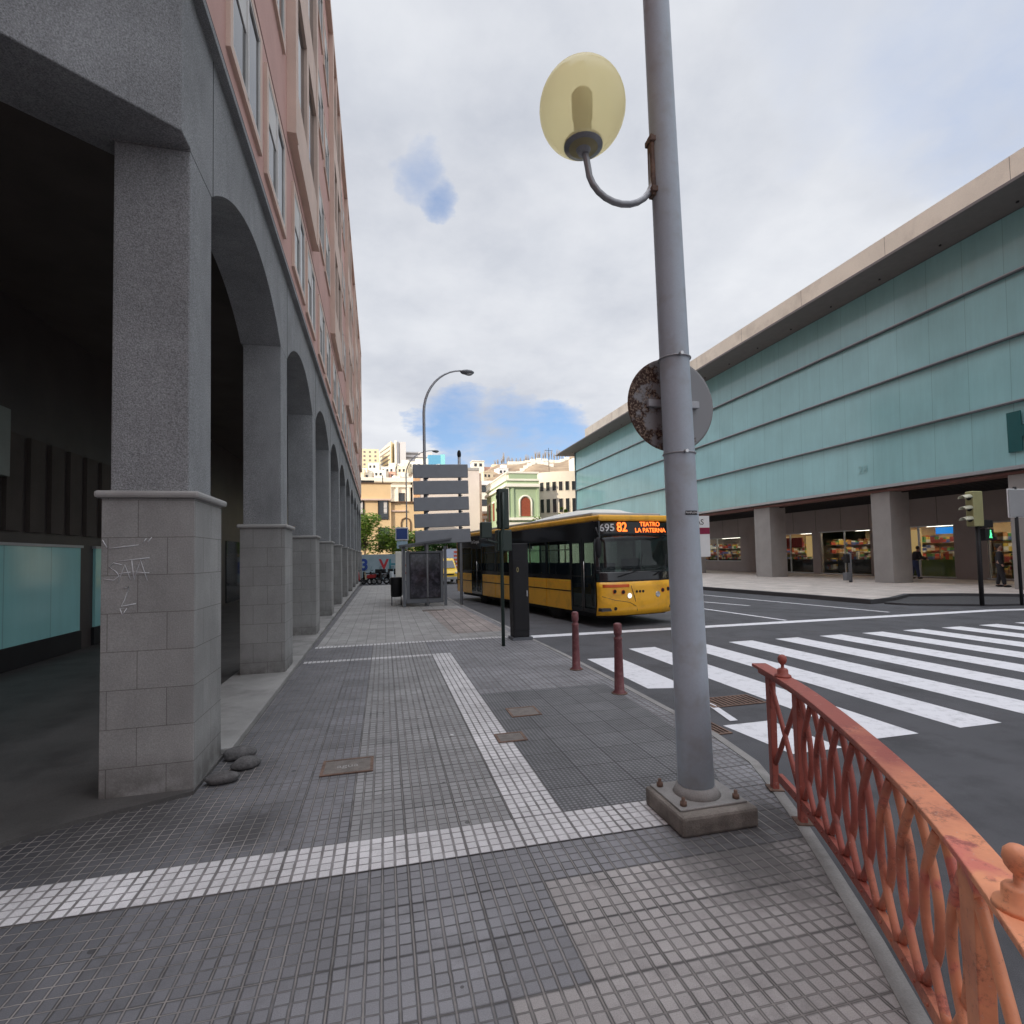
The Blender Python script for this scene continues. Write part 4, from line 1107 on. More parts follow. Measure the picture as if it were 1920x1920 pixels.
gm = MB().ball((0, 0, .12), (.025, .006, .025), 8, 6).box((-.018, -.004, .0), (.018, .004, .09)).tube([(0, 0, .02), (-.04, 0, -.1)], .012, 6).tube([(0, 0, .02), (.04, 0, -.1)], .012, 6).tube([(0, 0, .07), (.045, 0, .0)], .008, 5)
gm.build('green_man', M['greenlamp'], gp, loc=(.45, -.046, 2.16))
SR = thing('road_sign', 'white backed road sign on a dark pole at the right edge', 'road sign', (18.75, 12.2, -.09))
MB().tube([(0, 0, 0), (0, 0, 3.6)], .045, 8).build('pole', M['dark'], SR)
MB().box((-.32, -.05, 2.68), (.5, -.02, 3.52)).build('sign_plate', M['roofgrey'], SR, .03)
MB().box((-.34, -.018, 2.66), (.52, .0, 3.54)).build('sign_border', M['white'], SR, .03)
LB2 = thing('litter_bin', 'slim dark litter bin standing by the near concrete column of the market hall', 'litter bin', (23.3, 22.7, 0))
MB().tube([(0, 0, 0), (0, 0, 1.5)], .08, 8).build('post', M['darkgrey'], LB2)
MB().box((-.35, -.12, .1), (-.08, .14, .5)).build('drum', M['darkgrey'], LB2, .02)
MB().box((-.3, -.1, 1.0), (-.08, .12, 1.45)).build('drum', M['dark'], LB2, .02)
BN = thing('advertising_banner', 'white banner with maroon band lettered NZAS, seen beside the bus mirror', 'banner', (14.2, 22.0, 0), R(0))
MB().tube([(0, 0.05, 0), (0, 0.05, 4.0)], .04, 8).build('pole', M['galv'], BN)
MB().box((-.9, 0, 1.5), (.55, .02, 3.4)).build('banner_sheet', M['white'], BN)
MB().box((-.9, -.006, 2.55), (.55, 0, 2.85)).build('maroon_band', mat('maroon_print', (.25, .01, .05), .6), BN)
text('NZAS', .36, M['dark'], 'lettering', BN, (-.2, -.004, 3.1))

# ------------------------------------------------------------------ yellow van
V = thing('yellow_van', 'yellow van with its bonnet up close to the bus shelter, parked at the kerb', 'van', (4.25, 37.5, -.15), R(2))
V['label'] = 'yellow van half hidden between the bus shelter and the bus'
pv = [(0, .35), (0, .75), (.15, .92), (.85, 1.02), (1.45, 1.62), (1.9, 1.80), (4.2, 1.80), (4.35, 1.5), (4.4, .35)]
def loft(prof, w, inset):
    vs = []; n = len(prof)
    for x, ins in ((-w/2+inset, 1), (-w/2, 0), (w/2, 0), (w/2-inset, 1)):
        for y, z in prof:
            zz = z if ins == 0 else z
            k = max(0, z-.95)
            xx = x*(1-.13*k)
            cy = 0.0
            vs.append((xx, y + (.0 if ins == 0 else 0), zz if ins == 0 else zz))
    f = [(a*n+i, a*n+(i+1) % n, (a+1)*n+(i+1) % n, (a+1)*n+i) for a in range(3) for i in range(n)]
    f += [tuple(range(n))[::-1], tuple(3*n+i for i in range(n))]
    return MB().add(vs, f)
loft(pv, 1.78, .12).build('body', mat('van_yellow', (.95, .62, .05), .3, .04), V, .04)
wsv = [(x, y, z) for x, y, z in ((-.74, .90, 1.09), (.74, .90, 1.09), (.64, 1.42, 1.62), (-.64, 1.42, 1.62))]
MB().add([(x, y-.03, z+.02) for x, y, z in wsv], [(0, 1, 2, 3)]).build('windscreen', M['wgl'], V)
for s_ in (-1, 1):
    MB().box((s_*.86, 1.5, 1.1), (s_*.88, 2.5, 1.6)).build('side_window', M['wgl'], V)
    MB().ball((s_*.68, .03, .78), (.13, .06, .08), 10, 6).build('headlight', M['roofwhite'], V)
    MB().ball((s_*1.0, 1.15, 1.15), (.1, .06, .1), 8, 6).build('wing_mirror', M['dark'], V)
    for y in (.8, 3.5): MB().lathe([(.2, 0), (.31, .02), (.31, .18), (.2, .2)], (0, 0, 0), 18, Matrix.Translation((s_*.9-.1, y, .31)) @ Matrix.Rotation(PI/2, 4, 'Y')).build('wheel', M['rubber'], V)
MB().box((-.5, -.02, .62), (.5, .01, .72)).build('grille', M['dark'], V)
MB().box((-.9, -.06, .32), (.9, .1, .5)).build('front_bumper', M['roofgrey'], V, .03)

# ------------------------------------------------------------------ scooters
sc0 = thing('motor_scooter', 'black parked scooter with red tail, first in the row by the arcade end', 'scooter', (-1.35, 40.6, -.15), R(80), 'parked scooters in a row')
def scooter_parts(t, bodymat):
    for y in (-.6, .6):
        w_ = MB().tube([(0, y+.2*math.cos(a), .25+.2*math.sin(a)) for a in [2*PI*i/18 for i in range(19)]], .055, 8, False).build('wheel', M['rubber'], t)
        MB().lathe([(.13, -.03), (.13, .03)], (0, 0, 0), 10, Matrix.Translation((0, y, .25)) @ Matrix.Rotation(PI/2, 4, 'Y')).build('rim', M['chrome'], w_)
    MB().add([(-.16, -.75, .5), (.16, -.75, .5), (.2, -.1, .45), (-.2, -.1, .45), (-.13, -.8, .78), (.13, -.8, .78), (.17, -.1, .72), (-.17, -.1, .72)],
             [(0, 3, 2, 1), (4, 5, 6, 7), (0, 1, 5, 4), (1, 2, 6, 5), (2, 3, 7, 6), (3, 0, 4, 7)]).build('body', bodymat, t, .04)
    MB().box((-.15, -.1, .28), (.15, .42, .36)).build('footboard', M['dark'], t, .02)
    MB().add([(-.2, .4, .3), (.2, .4, .3), (.16, .5, .95), (-.16, .5, .95), (-.1, .62, .35), (.1, .62, .35), (.08, .62, .95), (-.08, .62, .95)],
             [(0, 1, 2, 3), (5, 4, 7, 6), (1, 5, 6, 2), (4, 0, 3, 7), (3, 2, 6, 7), (0, 4, 5, 1)]).build('leg_shield', bodymat, t, .03)
    MB().box((-.15, -.72, .79), (.15, -.05, .87)).build('seat', M['dark'], t, .03)
    MB().tube([(-.33, .42, 1.08), (-.12, .5, 1.0), (.12, .5, 1.0), (.33, .42, 1.08)], .018, 6).build('handlebar', M['dark'], t)
    MB().add([(-.2, .58, .98), (.2, .58, .98), (.16, .46, 1.35), (-.16, .46, 1.35)], [(0, 1, 2, 3)]).build('windshield', M['busglass'], t)
    MB().box((-.2, -1.05, .82), (.2, -.72, 1.12)).build('top_box', M['dark'], t, .03)
scooter_parts(sc0, mat('red_scooter', (.3, .02, .02), .3, .05))
sc1 = thing('motor_scooter', 'white and grey scooter parked next to the bus shelter side of the row', 'scooter', (.75, 39.6, -.15), R(150), 'parked scooters in a row')
scooter_parts(sc1, mat('white_scooter', (.6, .65, .68), .3, .05))
sc2 = thing('motor_scooter', 'black scooter parked near the middle of the row, beside the pale one', 'scooter', (.15, 40.4, -.15), R(120), 'parked scooters in a row')
scooter_parts(sc2, M['busblack'])
copy_tree(sc2, (-.45, 40.7, -.15), R(100), 'black scooter in the middle of the row, under the red lettering')
copy_tree(sc2, (-.95, 40.9, -.15), R(70), 'black scooter between the red one and the middle of the row')
# painted hoarding
HO = thing('painted_hoarding', 'low pale blue hoarding painted with a blue 3 and red and teal letters', 'hoarding', (-.6, 46.5, 0))
MB().box((-3, 0, -.15), (3.4, .12, 2.1)).build('board', mat('pale_blue_board', (.32, .41, .46), .7, .15, 2), HO)
text('3', 1.3, mat('blue_letter', (.02, .06, .3), .6), 'painted_numeral', HO, (-1.05, -.006, 1.2), bold=.05)
text('V', 1.2, mat('red_letter', (.5, .03, .04), .6), 'painted_letter', HO, (.55, -.006, 1.2), bold=.04)
text('H', 1.2, mat('teal_letter', (.05, .25, .3), .6), 'painted_letter', HO, (1.35, -.006, 1.2), bold=.02)
AP = thing('advert_panel', 'free standing white advert panel with an orange ring', 'advert panel', (1.1, 33.5, 0))
MB().box((-.45, 0, .35), (.55, .12, 2.15)).build('panel', M['roofwhite'], AP, .03)
MB().tube([(.18+.2*math.cos(a), -.006, 1.05+.24*math.sin(a)) for a in [2*PI*i/20 for i in range(21)]], .06, 8, False).build('orange_ring', mat('orange_print', (.6, .1, .02), .5), AP)
for x in (-.3, .4): MB().box((x-.04, .02, 0), (x+.04, .1, .36)).build('leg', M['galv'], AP)
KI = thing('striped_kiosk', 'kiosk with red and white bands seen behind the sign board post', 'kiosk', (7.4, 56, 0))
MB().box((-1.3, 0, -.15), (1.5, 2, 2.6)).build('wall', mat('bluish_white', (.5, .56, .68), .6, .05), KI)
for i in range(6): MB().box((-.3, -.02, .15+i*.4), (.85, 0, .36+i*.4)).build('red_band', mat('red_band', (.6, .12, .08), .6) if i == 0 else bpy.data.materials['red_band'], KI)

# ------------------------------------------------------------------ trees
def tree(name, label, loc, h, cr, cz, leaf, n=2600, seed=1, trunk_r=.12, cat='tree', ls=.16, clumps=16):
    rnd = random.Random(seed)
    t = thing(name, label, cat, loc, 0, 'street trees in front of the yellow house' if cat == 'tree' and name == 'street_tree' else None)
    tb = MB(); tb.tube([(0, 0, 0), (.05*rnd.random(), .03, cz*.5), (.1*rnd.random(), 0, cz)], [trunk_r, trunk_r*.8, trunk_r*.55], 8)
    cs = []
    for i in range(clumps):
        a = rnd.random()*2*PI; rr = math.sqrt(rnd.random())*cr[0]*.8; z = cz + (rnd.random()-.35)*cr[1]*1.3
        c_ = Vector((rr*math.cos(a), rr*math.sin(a), z)); cs.append((c_, cr[0]*(.22+.22*rnd.random())))
        tb.tube([(0, 0, cz*.75), tuple(c_*.5 + Vector((0, 0, cz*.45))), tuple(c_)], [trunk_r*.4, trunk_r*.25, trunk_r*.1], 5)
    tb.build('trunk', M['bark'], t)
    lf = MB()
    for i in range(n):
        c_, r_ = rnd.choice(cs)
        d = Vector((rnd.gauss(0, 1), rnd.gauss(0, 1), rnd.gauss(0, .75))).normalized() * r_ * (rnd.random()**.35)
        p = c_ + d; q = Matrix.Rotation(rnd.random()*6.28, 3, 'Z') @ Matrix.Rotation(rnd.random()*2-1, 3, 'X')
        s_ = ls*(.6+.8*rnd.random())
        vs = [p + q @ Vector(v) for v in ((-s_*.5, 0, 0), (0, -s_*.3, 0), (s_*.6, 0, s_*.1), (0, s_*.3, 0))]
        lf.add(vs, [(0, 1, 2, 3)])
    lf.build('crown', leaf, t)
    return t
tree('street_tree', 'bright bushy tree beside the far end of the arcade', (-2.0, 57, 0), 6, (2.9, 2.4), 3.9, M['leaf'], 5200, 2, ls=.26, clumps=26)
tree('street_tree', 'green tree behind the blue bus stop sign', (1.6, 58, 0), 5, (2.5, 1.7), 2.9, M['leaf'], 4200, 3, ls=.26, clumps=22)
tree('street_tree', 'dark green tree behind the bus shelter roof', (4.6, 59, 0), 5, (2.2, 1.4), 3.0, M['leafdark'], 3600, 4, ls=.26, clumps=20)
tree('street_tree', 'dark green tree above the yellow van', (6.9, 59.5, 0), 5, (1.5, .9), 2.9, M['leafdark'], 2400, 5, ls=.24)
tree('roadside_shrub', 'yellow green shrub below the green house, over the bus roof', (18.6, 63, 0), 5, (1.6, 1.8), 4.6, M['leaf'], 2200, 6, cat='shrub', ls=.22)
tree('creeper', 'light green climbing plant at the corner of the teal building', (22.9, 66, 0), 7, (.9, 2.6), 5.6, M['leaf'], 2200, 7, cat='plant', ls=.22, clumps=20)

# ------------------------------------------------------------------ far buildings
def winset(parent, x, z, w, h, y, m=None, frame=None, sill=True, bars=0):
    f = MB(); t_ = .08
    f.box((x-t_, y-.10, z-t_), (x+w+t_, y, z)).box((x-t_, y-.10, z+h), (x+w+t_, y, z+h+t_)).box((x-t_, y-.08, z), (x, y, z+h)).box((x+w, y-.08, z), (x+w+t_, y, z+h))
    for b_ in range(bars): f.box((x+w*.45, y-.05, z+h*(b_+.35)/(bars+1)-.02), (x+w, y-.03, z+h*(b_+.35)/(bars+1)+.02))
    fo = f.build('window', frame or M['dark'], parent)
    MB().box((x, y-.03, z), (x+w, y-.004, z+h)).build('pane', m or M['wgl'], fo)
    return fo
wallY = mat('ochre_render', (.74, .53, .30), .85, .07, .5, 30, dirt=(.6, .42, .24), dirt_amt=.3, dirt_scale=.6)
YB = thing('yellow_house', 'plain ochre yellow house with dark windows closing the end of the street', 'house', (0, 70, 0))
MB().box((-12, 0, -.3), (.9, 10, 11.3)).build('wall', wallY, YB)
MB().box((.9, .3, -.3), (5.6, 10, 8.9)).build('wing_wall', wallY, YB)
MB().box((-12, -.35, 9.15), (1.0, 0, 9.35)).build('cornice', M['tan'], YB)
MB().box((-12, -.1, 11.3), (1.0, .3, 11.42)).build('roof_edge', mat('brown_coping', (.16, .09, .05), .8), YB)
MB().box((.9, .05, 8.9), (5.6, .6, 9.05)).build('roof_edge', bpy.data.materials['brown_coping'], YB)
MB().box((.9, .1, 7.75), (2.9, .3, 7.9)).build('cornice', M['tan'], YB)
for x in (-3.65, -.65): 
    wn_ = winset(YB, x, 6.8, 1.15, 2.35, 0, bars=3)
    MB().box((x+.65, -.045, 7.5), (x+1.05, -.032, 9.0)).build('shutter', M['blind'], wn_)
    winset(YB, x, 3.0, 1.25, 2.6, 0)
MB().tube([(2.15, .25, 3.5), (2.15, .25, 6.3), (2.3, .25, 6.75), (2.75, .25, 6.95), (3.2, .25, 6.75), (3.35, .25, 6.3), (3.35, .25, 3.5)], .09, 6).build('arch_moulding', bpy.data.materials['brown_coping'], YB)
MB().tube([(4.6, .3, 6.2), (4.0, -.2, 6.3), (3.9, -.4, 6.9)], .04, 6).ball((3.9, -.4, 7.15), (.14, .14, .25), 8, 6).build('wall_lantern', M['dark'], YB)
rc = MB().tube([(-2.9, 2, 11.4), (-2.9, 2, 12.4)], .06, 6).tube([(-.1, 2, 11.4), (-.1, 2, 12.7)], .07, 6).box((-2.9, 1.9, 11.6), (-1.2, 2.0, 12.0))
rc.build('roof_railing', M['dark'], YB)
whiteA = mat('white_render', (.80, .77, .68), .85, .06, .4, 20)
WB = thing('ornate_white_building', 'white classical building with pilasters rising behind the yellow house', 'building', (0, 88, 0))
MB().box((-14, 0, -.3), (4.3, 12, 14.0)).build('wall', whiteA, WB)
MB().box((-14, -.6, 14.0), (4.8, 12, 14.7)).build('cornice', whiteA, WB, .05)
MB().box((-14, -.35, 13.2), (4.5, 0, 13.6)).build('cornice', whiteA, WB)
for x in (.8, 1.9, 3.7): MB().box((x, -.3, 8), (x+.4, 0, 13.2)).build('pilaster', whiteA, WB)
winset(WB, 2.45, 9.6, .8, 2.6, 0)
PB = thing('pale_apartment_block', 'tall blank pinkish grey party wall behind the grey sign panels', 'building', (0, 82, 0))
pinkw = mat('pinkish_render', (.62, .55, .51), .85, .06, .4, 20)
MB().box((4.6, 0, -.3), (14.6, 14, 15.2)).build('wall', pinkw, PB)
MB().box((4.6, -.1, 15.2), (14.6, .4, 15.6)).build('parapet', M['ledge'], PB)
MB().box((14.6, .3, -.3), (15.0, 14, 14.8)).build('side_return', M['tan'], PB)
MB().box((4.4, -.06, 8.5), (5.4, 0, 14.4)).build('peeling_patch', mat('orange_patch', (.6, .36, .2), .9, .3, 3), PB)
winset(PB, 8.5, 12.4, .9, .7, 0, frame=M['alu'])
AB = thing('white_apartment_block', 'white apartment block with balconies between the sign panels and the green house', 'building', (0, 110, 0))
MB().box((19.5, 0, -.3), (27, 12, 17.5)).build('wall', whiteA, AB)
for i in range(4):
    z = 6.6 + i*2.9
    for x in (20.0, 22.6): winset(AB, x, z, 1.6, 1.2, 0)
    MB().box((22.0, -.9, z-.9), (25.2, 0, z-.1)).build('balcony', whiteA, AB)
MB().box((19.3, -.3, 16.7), (27.2, 0, 17.6)).build('roof_edge', M['white'], AB)
OB = thing('orange_house', 'narrow orange house with cornice left of the green house', 'house', (0, 92, 0))
MB().box((17.0, 0, -.3), (21.4, 10, 9.4)).build('wall', mat('orange_render', (.72, .42, .22), .85, .08, .5), OB)
MB().box((16.8, -.4, 8.3), (21.4, 0, 8.8)).build('cornice', M['tan'], OB)
MB().box((16.8, -.4, 9.2), (21.4, 0, 9.6)).build('cornice', M['tan'], OB)
for x in (17.3, 18.1): MB().tube([(x, -.15, 0), (x, -.15, 8.3)], .16, 8).build('half_column', whiteA, OB)
winset(OB, 19.0, 4.8, 1.1, 2.2, 0, frame=M['white'])
# green house
greenw = mat('pistachio_render', (.38, .48, .31), .85, .06, .5, 20)
GB = thing('green_house', 'pistachio green corner house with white mouldings and an arched wooden window', 'house', (16.7, 72, 0))
MB().box((0, 0, -.3), (4.65, 15, 12.2)).build('wall', greenw, GB)
MB().box((-.35, -.4, 11.3), (4.7, 15.2, 11.75)).build('cornice', whiteA, GB, .04)
MB().box((-.2, -.2, 12.2), (4.65, 15, 12.45)).build('parapet_base', whiteA, GB)
MB().box((.3, -.15, 12.45), (4.4, .2, 13.2)).build('parapet_panel', greenw, GB)
MB().box((-.1, -.25, 13.2), (4.6, .3, 13.45)).build('parapet_cap', whiteA, GB)
bl = MB()
for i in range(22): bl.box((-.12, .3+i*.68, 12.45), (.06, .42+i*.68, 13.25))
bl.box((-.18, .2, 13.25), (.12, 15, 13.4)); bl.build('balustrade', whiteA, GB)
for x in (-.1, .62, 4.3): MB().box((x, -.16, 6.4), (x+.32, 0, 11.3)).build('pilaster', whiteA if x < 0 else greenw, GB)
MB().box((-.2, -.3, 5.8), (4.7, 0, 6.35)).build('string_course', whiteA, GB)
MB().box((-.2, -.5, 7.0-.35), (4.7, 0, 7.0)).build('balcony_slab', whiteA, GB)
def archwin(x, z, w, h, parent):
    pts = [(x, z), (x+w, z), (x+w, z+h)] + [(x+w/2+w/2*math.cos(a), z+h+w/2*math.sin(a)) for a in [PI*i/10 for i in range(1, 10)]] + [(x, z+h)]
    MB().add([(p, -.05, q) for p, q in pts], [tuple(range(len(pts)))]).build('arched_window', mat('varnished_wood', (.28, .07, .035), .4, .25, 4) if 'varnished_wood' not in bpy.data.materials else bpy.data.materials['varnished_wood'], parent)
    o = [(x-.2, z), (x-.2, z+h)] + [(x+w/2-(w/2+.2)*math.cos(a), z+h+(w/2+.2)*math.sin(a)) for a in [PI*i/10 for i in range(1, 10)]] + [(x+w+.2, z+h), (x+w+.2, z)]
    MB().tube([(p, -.08, q) for p, q in o], .14, 6).build('window_surround', whiteA, parent)
archwin(1.95, 7.2, 1.35, 2.0, GB)
winset(GB, 2.0, 2.6, 1.5, 2.3, 0, frame=whiteA)
MB().box((1.7, -.25, 5.0), (3.8, 0, 5.3)).build('window_hood', whiteA, GB)
for i in range(4):
    y = 2 + i*3.4
    MB().box((-.06, y, 7.2), (-.01, y+1.2, 9.9)).build('side_window', bpy.data.materials['varnished_wood'], GB)
    MB().box((-.14, y-.25, 9.9), (-.0, y+1.45, 10.2)).build('window_hood', whiteA, GB)
# rounded building
RB = thing('rounded_building', 'cream rounded corner building with two rows of dark windows', 'building', (28.5, 82, 0))
def arcwall(r, z0_, z1_, a0, a1, n=40, th=.3):
    mb = MB(); vs = []
    for i in range(n+1):
        a = a0+(a1-a0)*i/n
        for rr in (r, r-th):
            for z in (z0_, z1_): vs.append((rr*math.cos(a), rr*math.sin(a), z))
    f = []
    for i in range(n):
        o = i*4; p = o+4
        f += [(o, p, p+1, o+1), (o+1, p+1, p+3, o+3), (p+2, o+2, o+3, p+3), (o+2, p+2, p, o)]
    return mb.add(vs, f, False)
creamw = mat('cream_render', (.66, .60, .50), .85, .06, .4, 20)
rr = 9.0; a0, a1 = R(150), R(330)
for z0_, z1_ in ((-.3, 5.8), (7.6, 10.1), (11.5, 13.9)): pass
arcwall(rr, -.3, 13.9, a0, a1).build('wall', creamw, RB)
MB().lathe([(rr-.35, 13.6), (rr-.35, 13.7)], (0, 0, 0), 48).build('roof', creamw, RB)
for z, h in ((11.1, 1.3), (7.9, 2.0), (4.6, 1.7)):
    for i in range(14):
        a = R(212) + i*.105
        M4 = Matrix.Rotation(a, 4, 'Z')
        wfr = MB().box((rr-.02, -.33, z-.05), (rr+.05, -.27, z+h+.05), M4).box((rr-.02, .27, z-.05), (rr+.05, .33, z+h+.05), M4).box((rr-.02, -.27, z-.05), (rr+.05, .27, z), M4).box((rr-.02, -.27, z+h), (rr+.05, .27, z+h+.05), M4).build('window', creamw, RB)
        MB().box((rr, -.27, z), (rr+.02, .27, z+h), M4).build('pane', M['wgl'], wfr)
MB().tube([(-4, -5, 13.7), (-4, -5, 18)], .04, 5).tube([(-4.6, -5, 17.6), (-3.4, -5, 17.6)], .03, 5).build('antenna', M['dark'], RB)

# ------------------------------------------------------------------ hill with houses
def hz(x, y):
    # ridge height rises with distance, and to the right
    t = min(max((y - 125) / 150, 0), 1); t = t*t*(3-2*t)
    ridge = 47 + .00*x + 7*math.exp(-((x-95)/38)**2) - 2.5*math.exp(-((x-45)/16)**2) - 3*math.exp(-((x+10)/40)**2)
    return -1 + ridge*t + 1.3*math.sin(x*.13+y*.05)*t + .8*math.sin(x*.31-y*.11)*t
hm = MB(); nx, ny = 90, 60; vs = []
for j in range(ny+1):
    for i in range(nx+1):
        x = -150 + 380*i/nx; y = 118 + 260*j/ny
        vs.append((x, y, hz(x, y) - (.0 if j else 2)))
hm.add(vs, [(j*(nx+1)+i, j*(nx+1)+i+1, (j+1)*(nx+1)+i+1, (j+1)*(nx+1)+i) for j in range(ny) for i in range(nx)], True)
def hillmat():
    m, nt, b, P, xyz = newmat('dry_hillside')
    sc = nt.new('ShaderNodeVectorMath', operation='MULTIPLY'); nt.l.new(P, sc.inputs[0]); sc.inputs[1].default_value = (.4, .4, 2.2)
    n = nt.noise(sc.outputs[0], .35, 7, .7)
    c = nt.mixc(nt.rng(n, .38, .62), (.20, .14, .095), (.36, .27, .18))
    nt.l.new(c, b.inputs['Base Color']); b.inputs['Roughness'].default_value = .95
    nt.l.new(nt.bump(n, .6, .8), b.inputs['Normal'])
    return m
struct(hm.build('hillside', hillmat()))
# terrace walls
for (x0, x1, y, zo) in ((52, 78, 236, .2), (60, 92, 258, .2), (75, 98, 216, .3)):
    w = MB()
    n = 12
    for i in range(n):
        xa = x0+(x1-x0)*i/n; xb = x0+(x1-x0)*(i+1)/n; yy = y + 4*math.sin(xa*.2)
        z = hz((xa+xb)/2, yy); w.box((xa, yy, z-1), (xb+.01, yy+.4, z+1.3+zo))
    o = w.build('terrace_wall', whiteA)
    tag(o, {236: 'lower pale terrace wall stepping up the dry hillside', 258: 'upper pale terrace wall under the bare ridge shrubs', 216: 'short pale terrace wall above the rounded building'}[y], 'wall')
# small houses
rnd = random.Random(11)
house_mats = [whiteA, M['white'], mat('cream_house', (.78, .68, .5), .8, .05), mat('pink_house', (.7, .42, .33), .8, .05), mat('pale_green_house', (.62, .72, .62), .8, .05)]
labels = []
hl = [(-16, 224), (-11, 220), (-7.5, 228), (-3, 222), (2, 226), (6.5, 221), (11, 227), (16, 222), (-15, 240), (-10, 243), (-4, 238), (1, 242), (6, 239), (11, 244), (17, 240), (-13, 256), (-7, 260), (-1, 256), (5, 258), (11, 256), (21, 246), (33, 230), (44, 236), (52, 240)]
where = ['far left of the lowest row', 'second of the lowest row', 'third of the lowest row', 'fourth of the lowest row', 'fifth of the lowest row', 'sixth of the lowest row', 'seventh of the lowest row', 'right end of the lowest row',
         'far left of the middle row', 'second of the middle row', 'third of the middle row', 'fourth of the middle row', 'fifth of the middle row', 'sixth of the middle row', 'right end of the middle row',
         'far left of the top row, under the hotel', 'second of the top row', 'third of the top row', 'fourth of the top row', 'fifth of the top row', 'above the sign panels', 'right of the sign panels', 'left of the green house roof', 'on the slope above the green house']
for i, ((x, y), wtxt) in enumerate(zip(hl, where)):
    w_, d_, h_ = 4 + 3*rnd.random(), 6, 3.2 + 3.2*rnd.random(); mi = rnd.choice([0, 0, 1, 1, 2, 2, 3, 4])
    z = hz(x, y) - 1.2
    t = thing('hillside_house', ['white', 'white', 'cream', 'pink', 'pale green'][mi] + ' cube house on the hill, ' + wtxt, 'house', (x, y, z), R(rnd.uniform(-25, 25)), 'small houses on the hillside')
    MB().box((0, 0, -2), (w_, d_, h_)).build('wall', house_mats[mi], t)
    MB().box((-.1, -.1, h_), (w_+.1, .2, h_+.3)).box((-.1, .2, h_), (.2, d_, h_+.3)).build('roof', house_mats[mi], t)
    for k in range(int(w_//2)):
        winset(t, .6+k*1.9, h_-2.0, .8, 1.0, 0)
    if rnd.random() < .5: MB().box((w_*.5, 1.5, h_), (w_, 4.5, h_+2.2)).build('roof_room', house_mats[mi], t)
# hotel
HT = thing('hotel_complex', 'large cream hotel with stepped wings and a tower on the hilltop', 'building', (0, 300, 0))
hc = mat('hotel_cream', (.80, .68, .46), .8, .04, .1); hg = mat('hotel_shaded_grey', (.62, .60, .60), .8, .04, .1); hd = mat('hotel_window', (.22, .2, .18), .5, .1)  # grey stands for the cream walls in shade, put into the colour
MB().box((-26, 0, 40), (-2.5, 14, 61.8)).build('left_wing', hc, HT)
lw = MB()
for i in range(8):
    for j in range(5): lw.box((-25+i*2.9, -.1, 50.5+j*2.3), (-24+i*2.9, 0, 51.5+j*2.3))
lw.build('window_rows', hd, HT)
MB().add([(-2.5, 22, 40), (4.2, -2, 40), (6, 4, 40), (0, 26, 40), (-2.5, 22, 64.5), (4.2, -2, 66), (6, 4, 66), (0, 26, 64.5)],
         [(0, 1, 5, 4), (1, 2, 6, 5), (4, 5, 6, 7), (2, 3, 7, 6), (3, 0, 4, 7)]).build('angled_wing', hc, HT)
aw_ = MB()
for j in range(6):
    z = 51.0+j*2.4
    aw_.add([(-1.9, 20-.3, z-.1), (3.7, -.3, z+.1), (3.7, -.3, z+1.1), (-1.9, 20-.3, z+.9)], [(0, 1, 2, 3)])
aw_.build('balcony_bands', hd, HT)
MB().box((6.05, -3, 40), (7.2, 6, 66.3)).build('stair_fin', whiteA, HT)
MB().box((7.2, -2, 40), (12.2, 8, 65.8)).build('tower', hg, HT)
MB().box((8.4, -2.1, 51), (8.9, -2, 65)).build('tower_slot', hd, HT)
MB().box((12.2, 2, 40), (27, 14, 61.2)).build('right_wing', hg, HT)
rw = MB()
for j in range(5): rw.box((12.5, 1.9, 50.6+j*2.25), (26.8 if j < 4 else 20, 2, 51.5+j*2.25))
rw.build('balcony_bands', hd, HT)
BL = thing('blue_building', 'bright blue low building beside the hotel on the ridge', 'building', (21.5, 262, 0))
MB().box((0, 0, 40), (6, 8, 52.0)).build('wall', mat('bright_blue', (.12, .36, .55), .6, .05), BL)
MB().box((6.02, 0, 40), (8.2, 8, 52.4)).build('side_wing', mat('turquoise', (.25, .62, .65), .6, .05), BL)
MB().box((-6, 1, 40), (0, 8, 50.4)).build('pale_wing', whiteA, BL)
HN = thing('hilltop_house', 'small white house on the ridge above the sign board cap', 'house', (44, 266, 46)); MB().box((0, 0, -3), (6, 6, 4)).build('wall', whiteA, HN); MB().box((-.3, -.3, 4), (6.3, 6.3, 4.4)).build('roof', whiteA, HN)
winset(HN, 1, 1.5, 1.2, 1.4, 0); winset(HN, 3.6, 1.5, 1.2, 1.4, 0)
HM = thing('hilltop_house', 'pink and orange houses cluster on the ridge right of the sign board', 'house', (50, 268, 45)); HM['label'] = 'pink terraced house on the ridge right of the sign board'
MB().box((0, 0, -3), (9, 6, 2.6)).build('wall', house_mats[3], HM); MB().box((5, 1, 2.6), (8, 5, 4.2)).build('roof_room', house_mats[2], HM)
HW = thing('hilltop_house', 'white slab house on the slope beside the teal building corner', 'house', (82, 222, hz(86, 222)-1)); MB().box((0, 0, -3), (13, 6, 8)).build('wall', whiteA, HW); MB().box((3, -.3, 8), (13.2, 6.2, 8.5)).build('roof', whiteA, HW)
# bare shrubs on the ridge
for i in range(26):
    x = 57 + i*1.55 + rnd.random(); y = 274; z = hz(x, y)
    t = MB(); h = 4 + 3.4*rnd.random()
    for k in range(26):
        a = rnd.random()*6.28; l = h*(.5+.5*rnd.random()); s_ = .9*rnd.random()
        t.tube([(0, 0, 0), (math.cos(a)*s_*.4, math.sin(a)*s_*.4, l*.6), (math.cos(a)*s_, math.sin(a)*s_, l)], [.08, .06, .03], 4)
    o = t.build('bare_shrub', M['drytwig']); o.location = (x, y, z)
    tag(o, 'bare thin shrub in the row along the ridge', 'shrub', 'bare shrubs on the ridge')

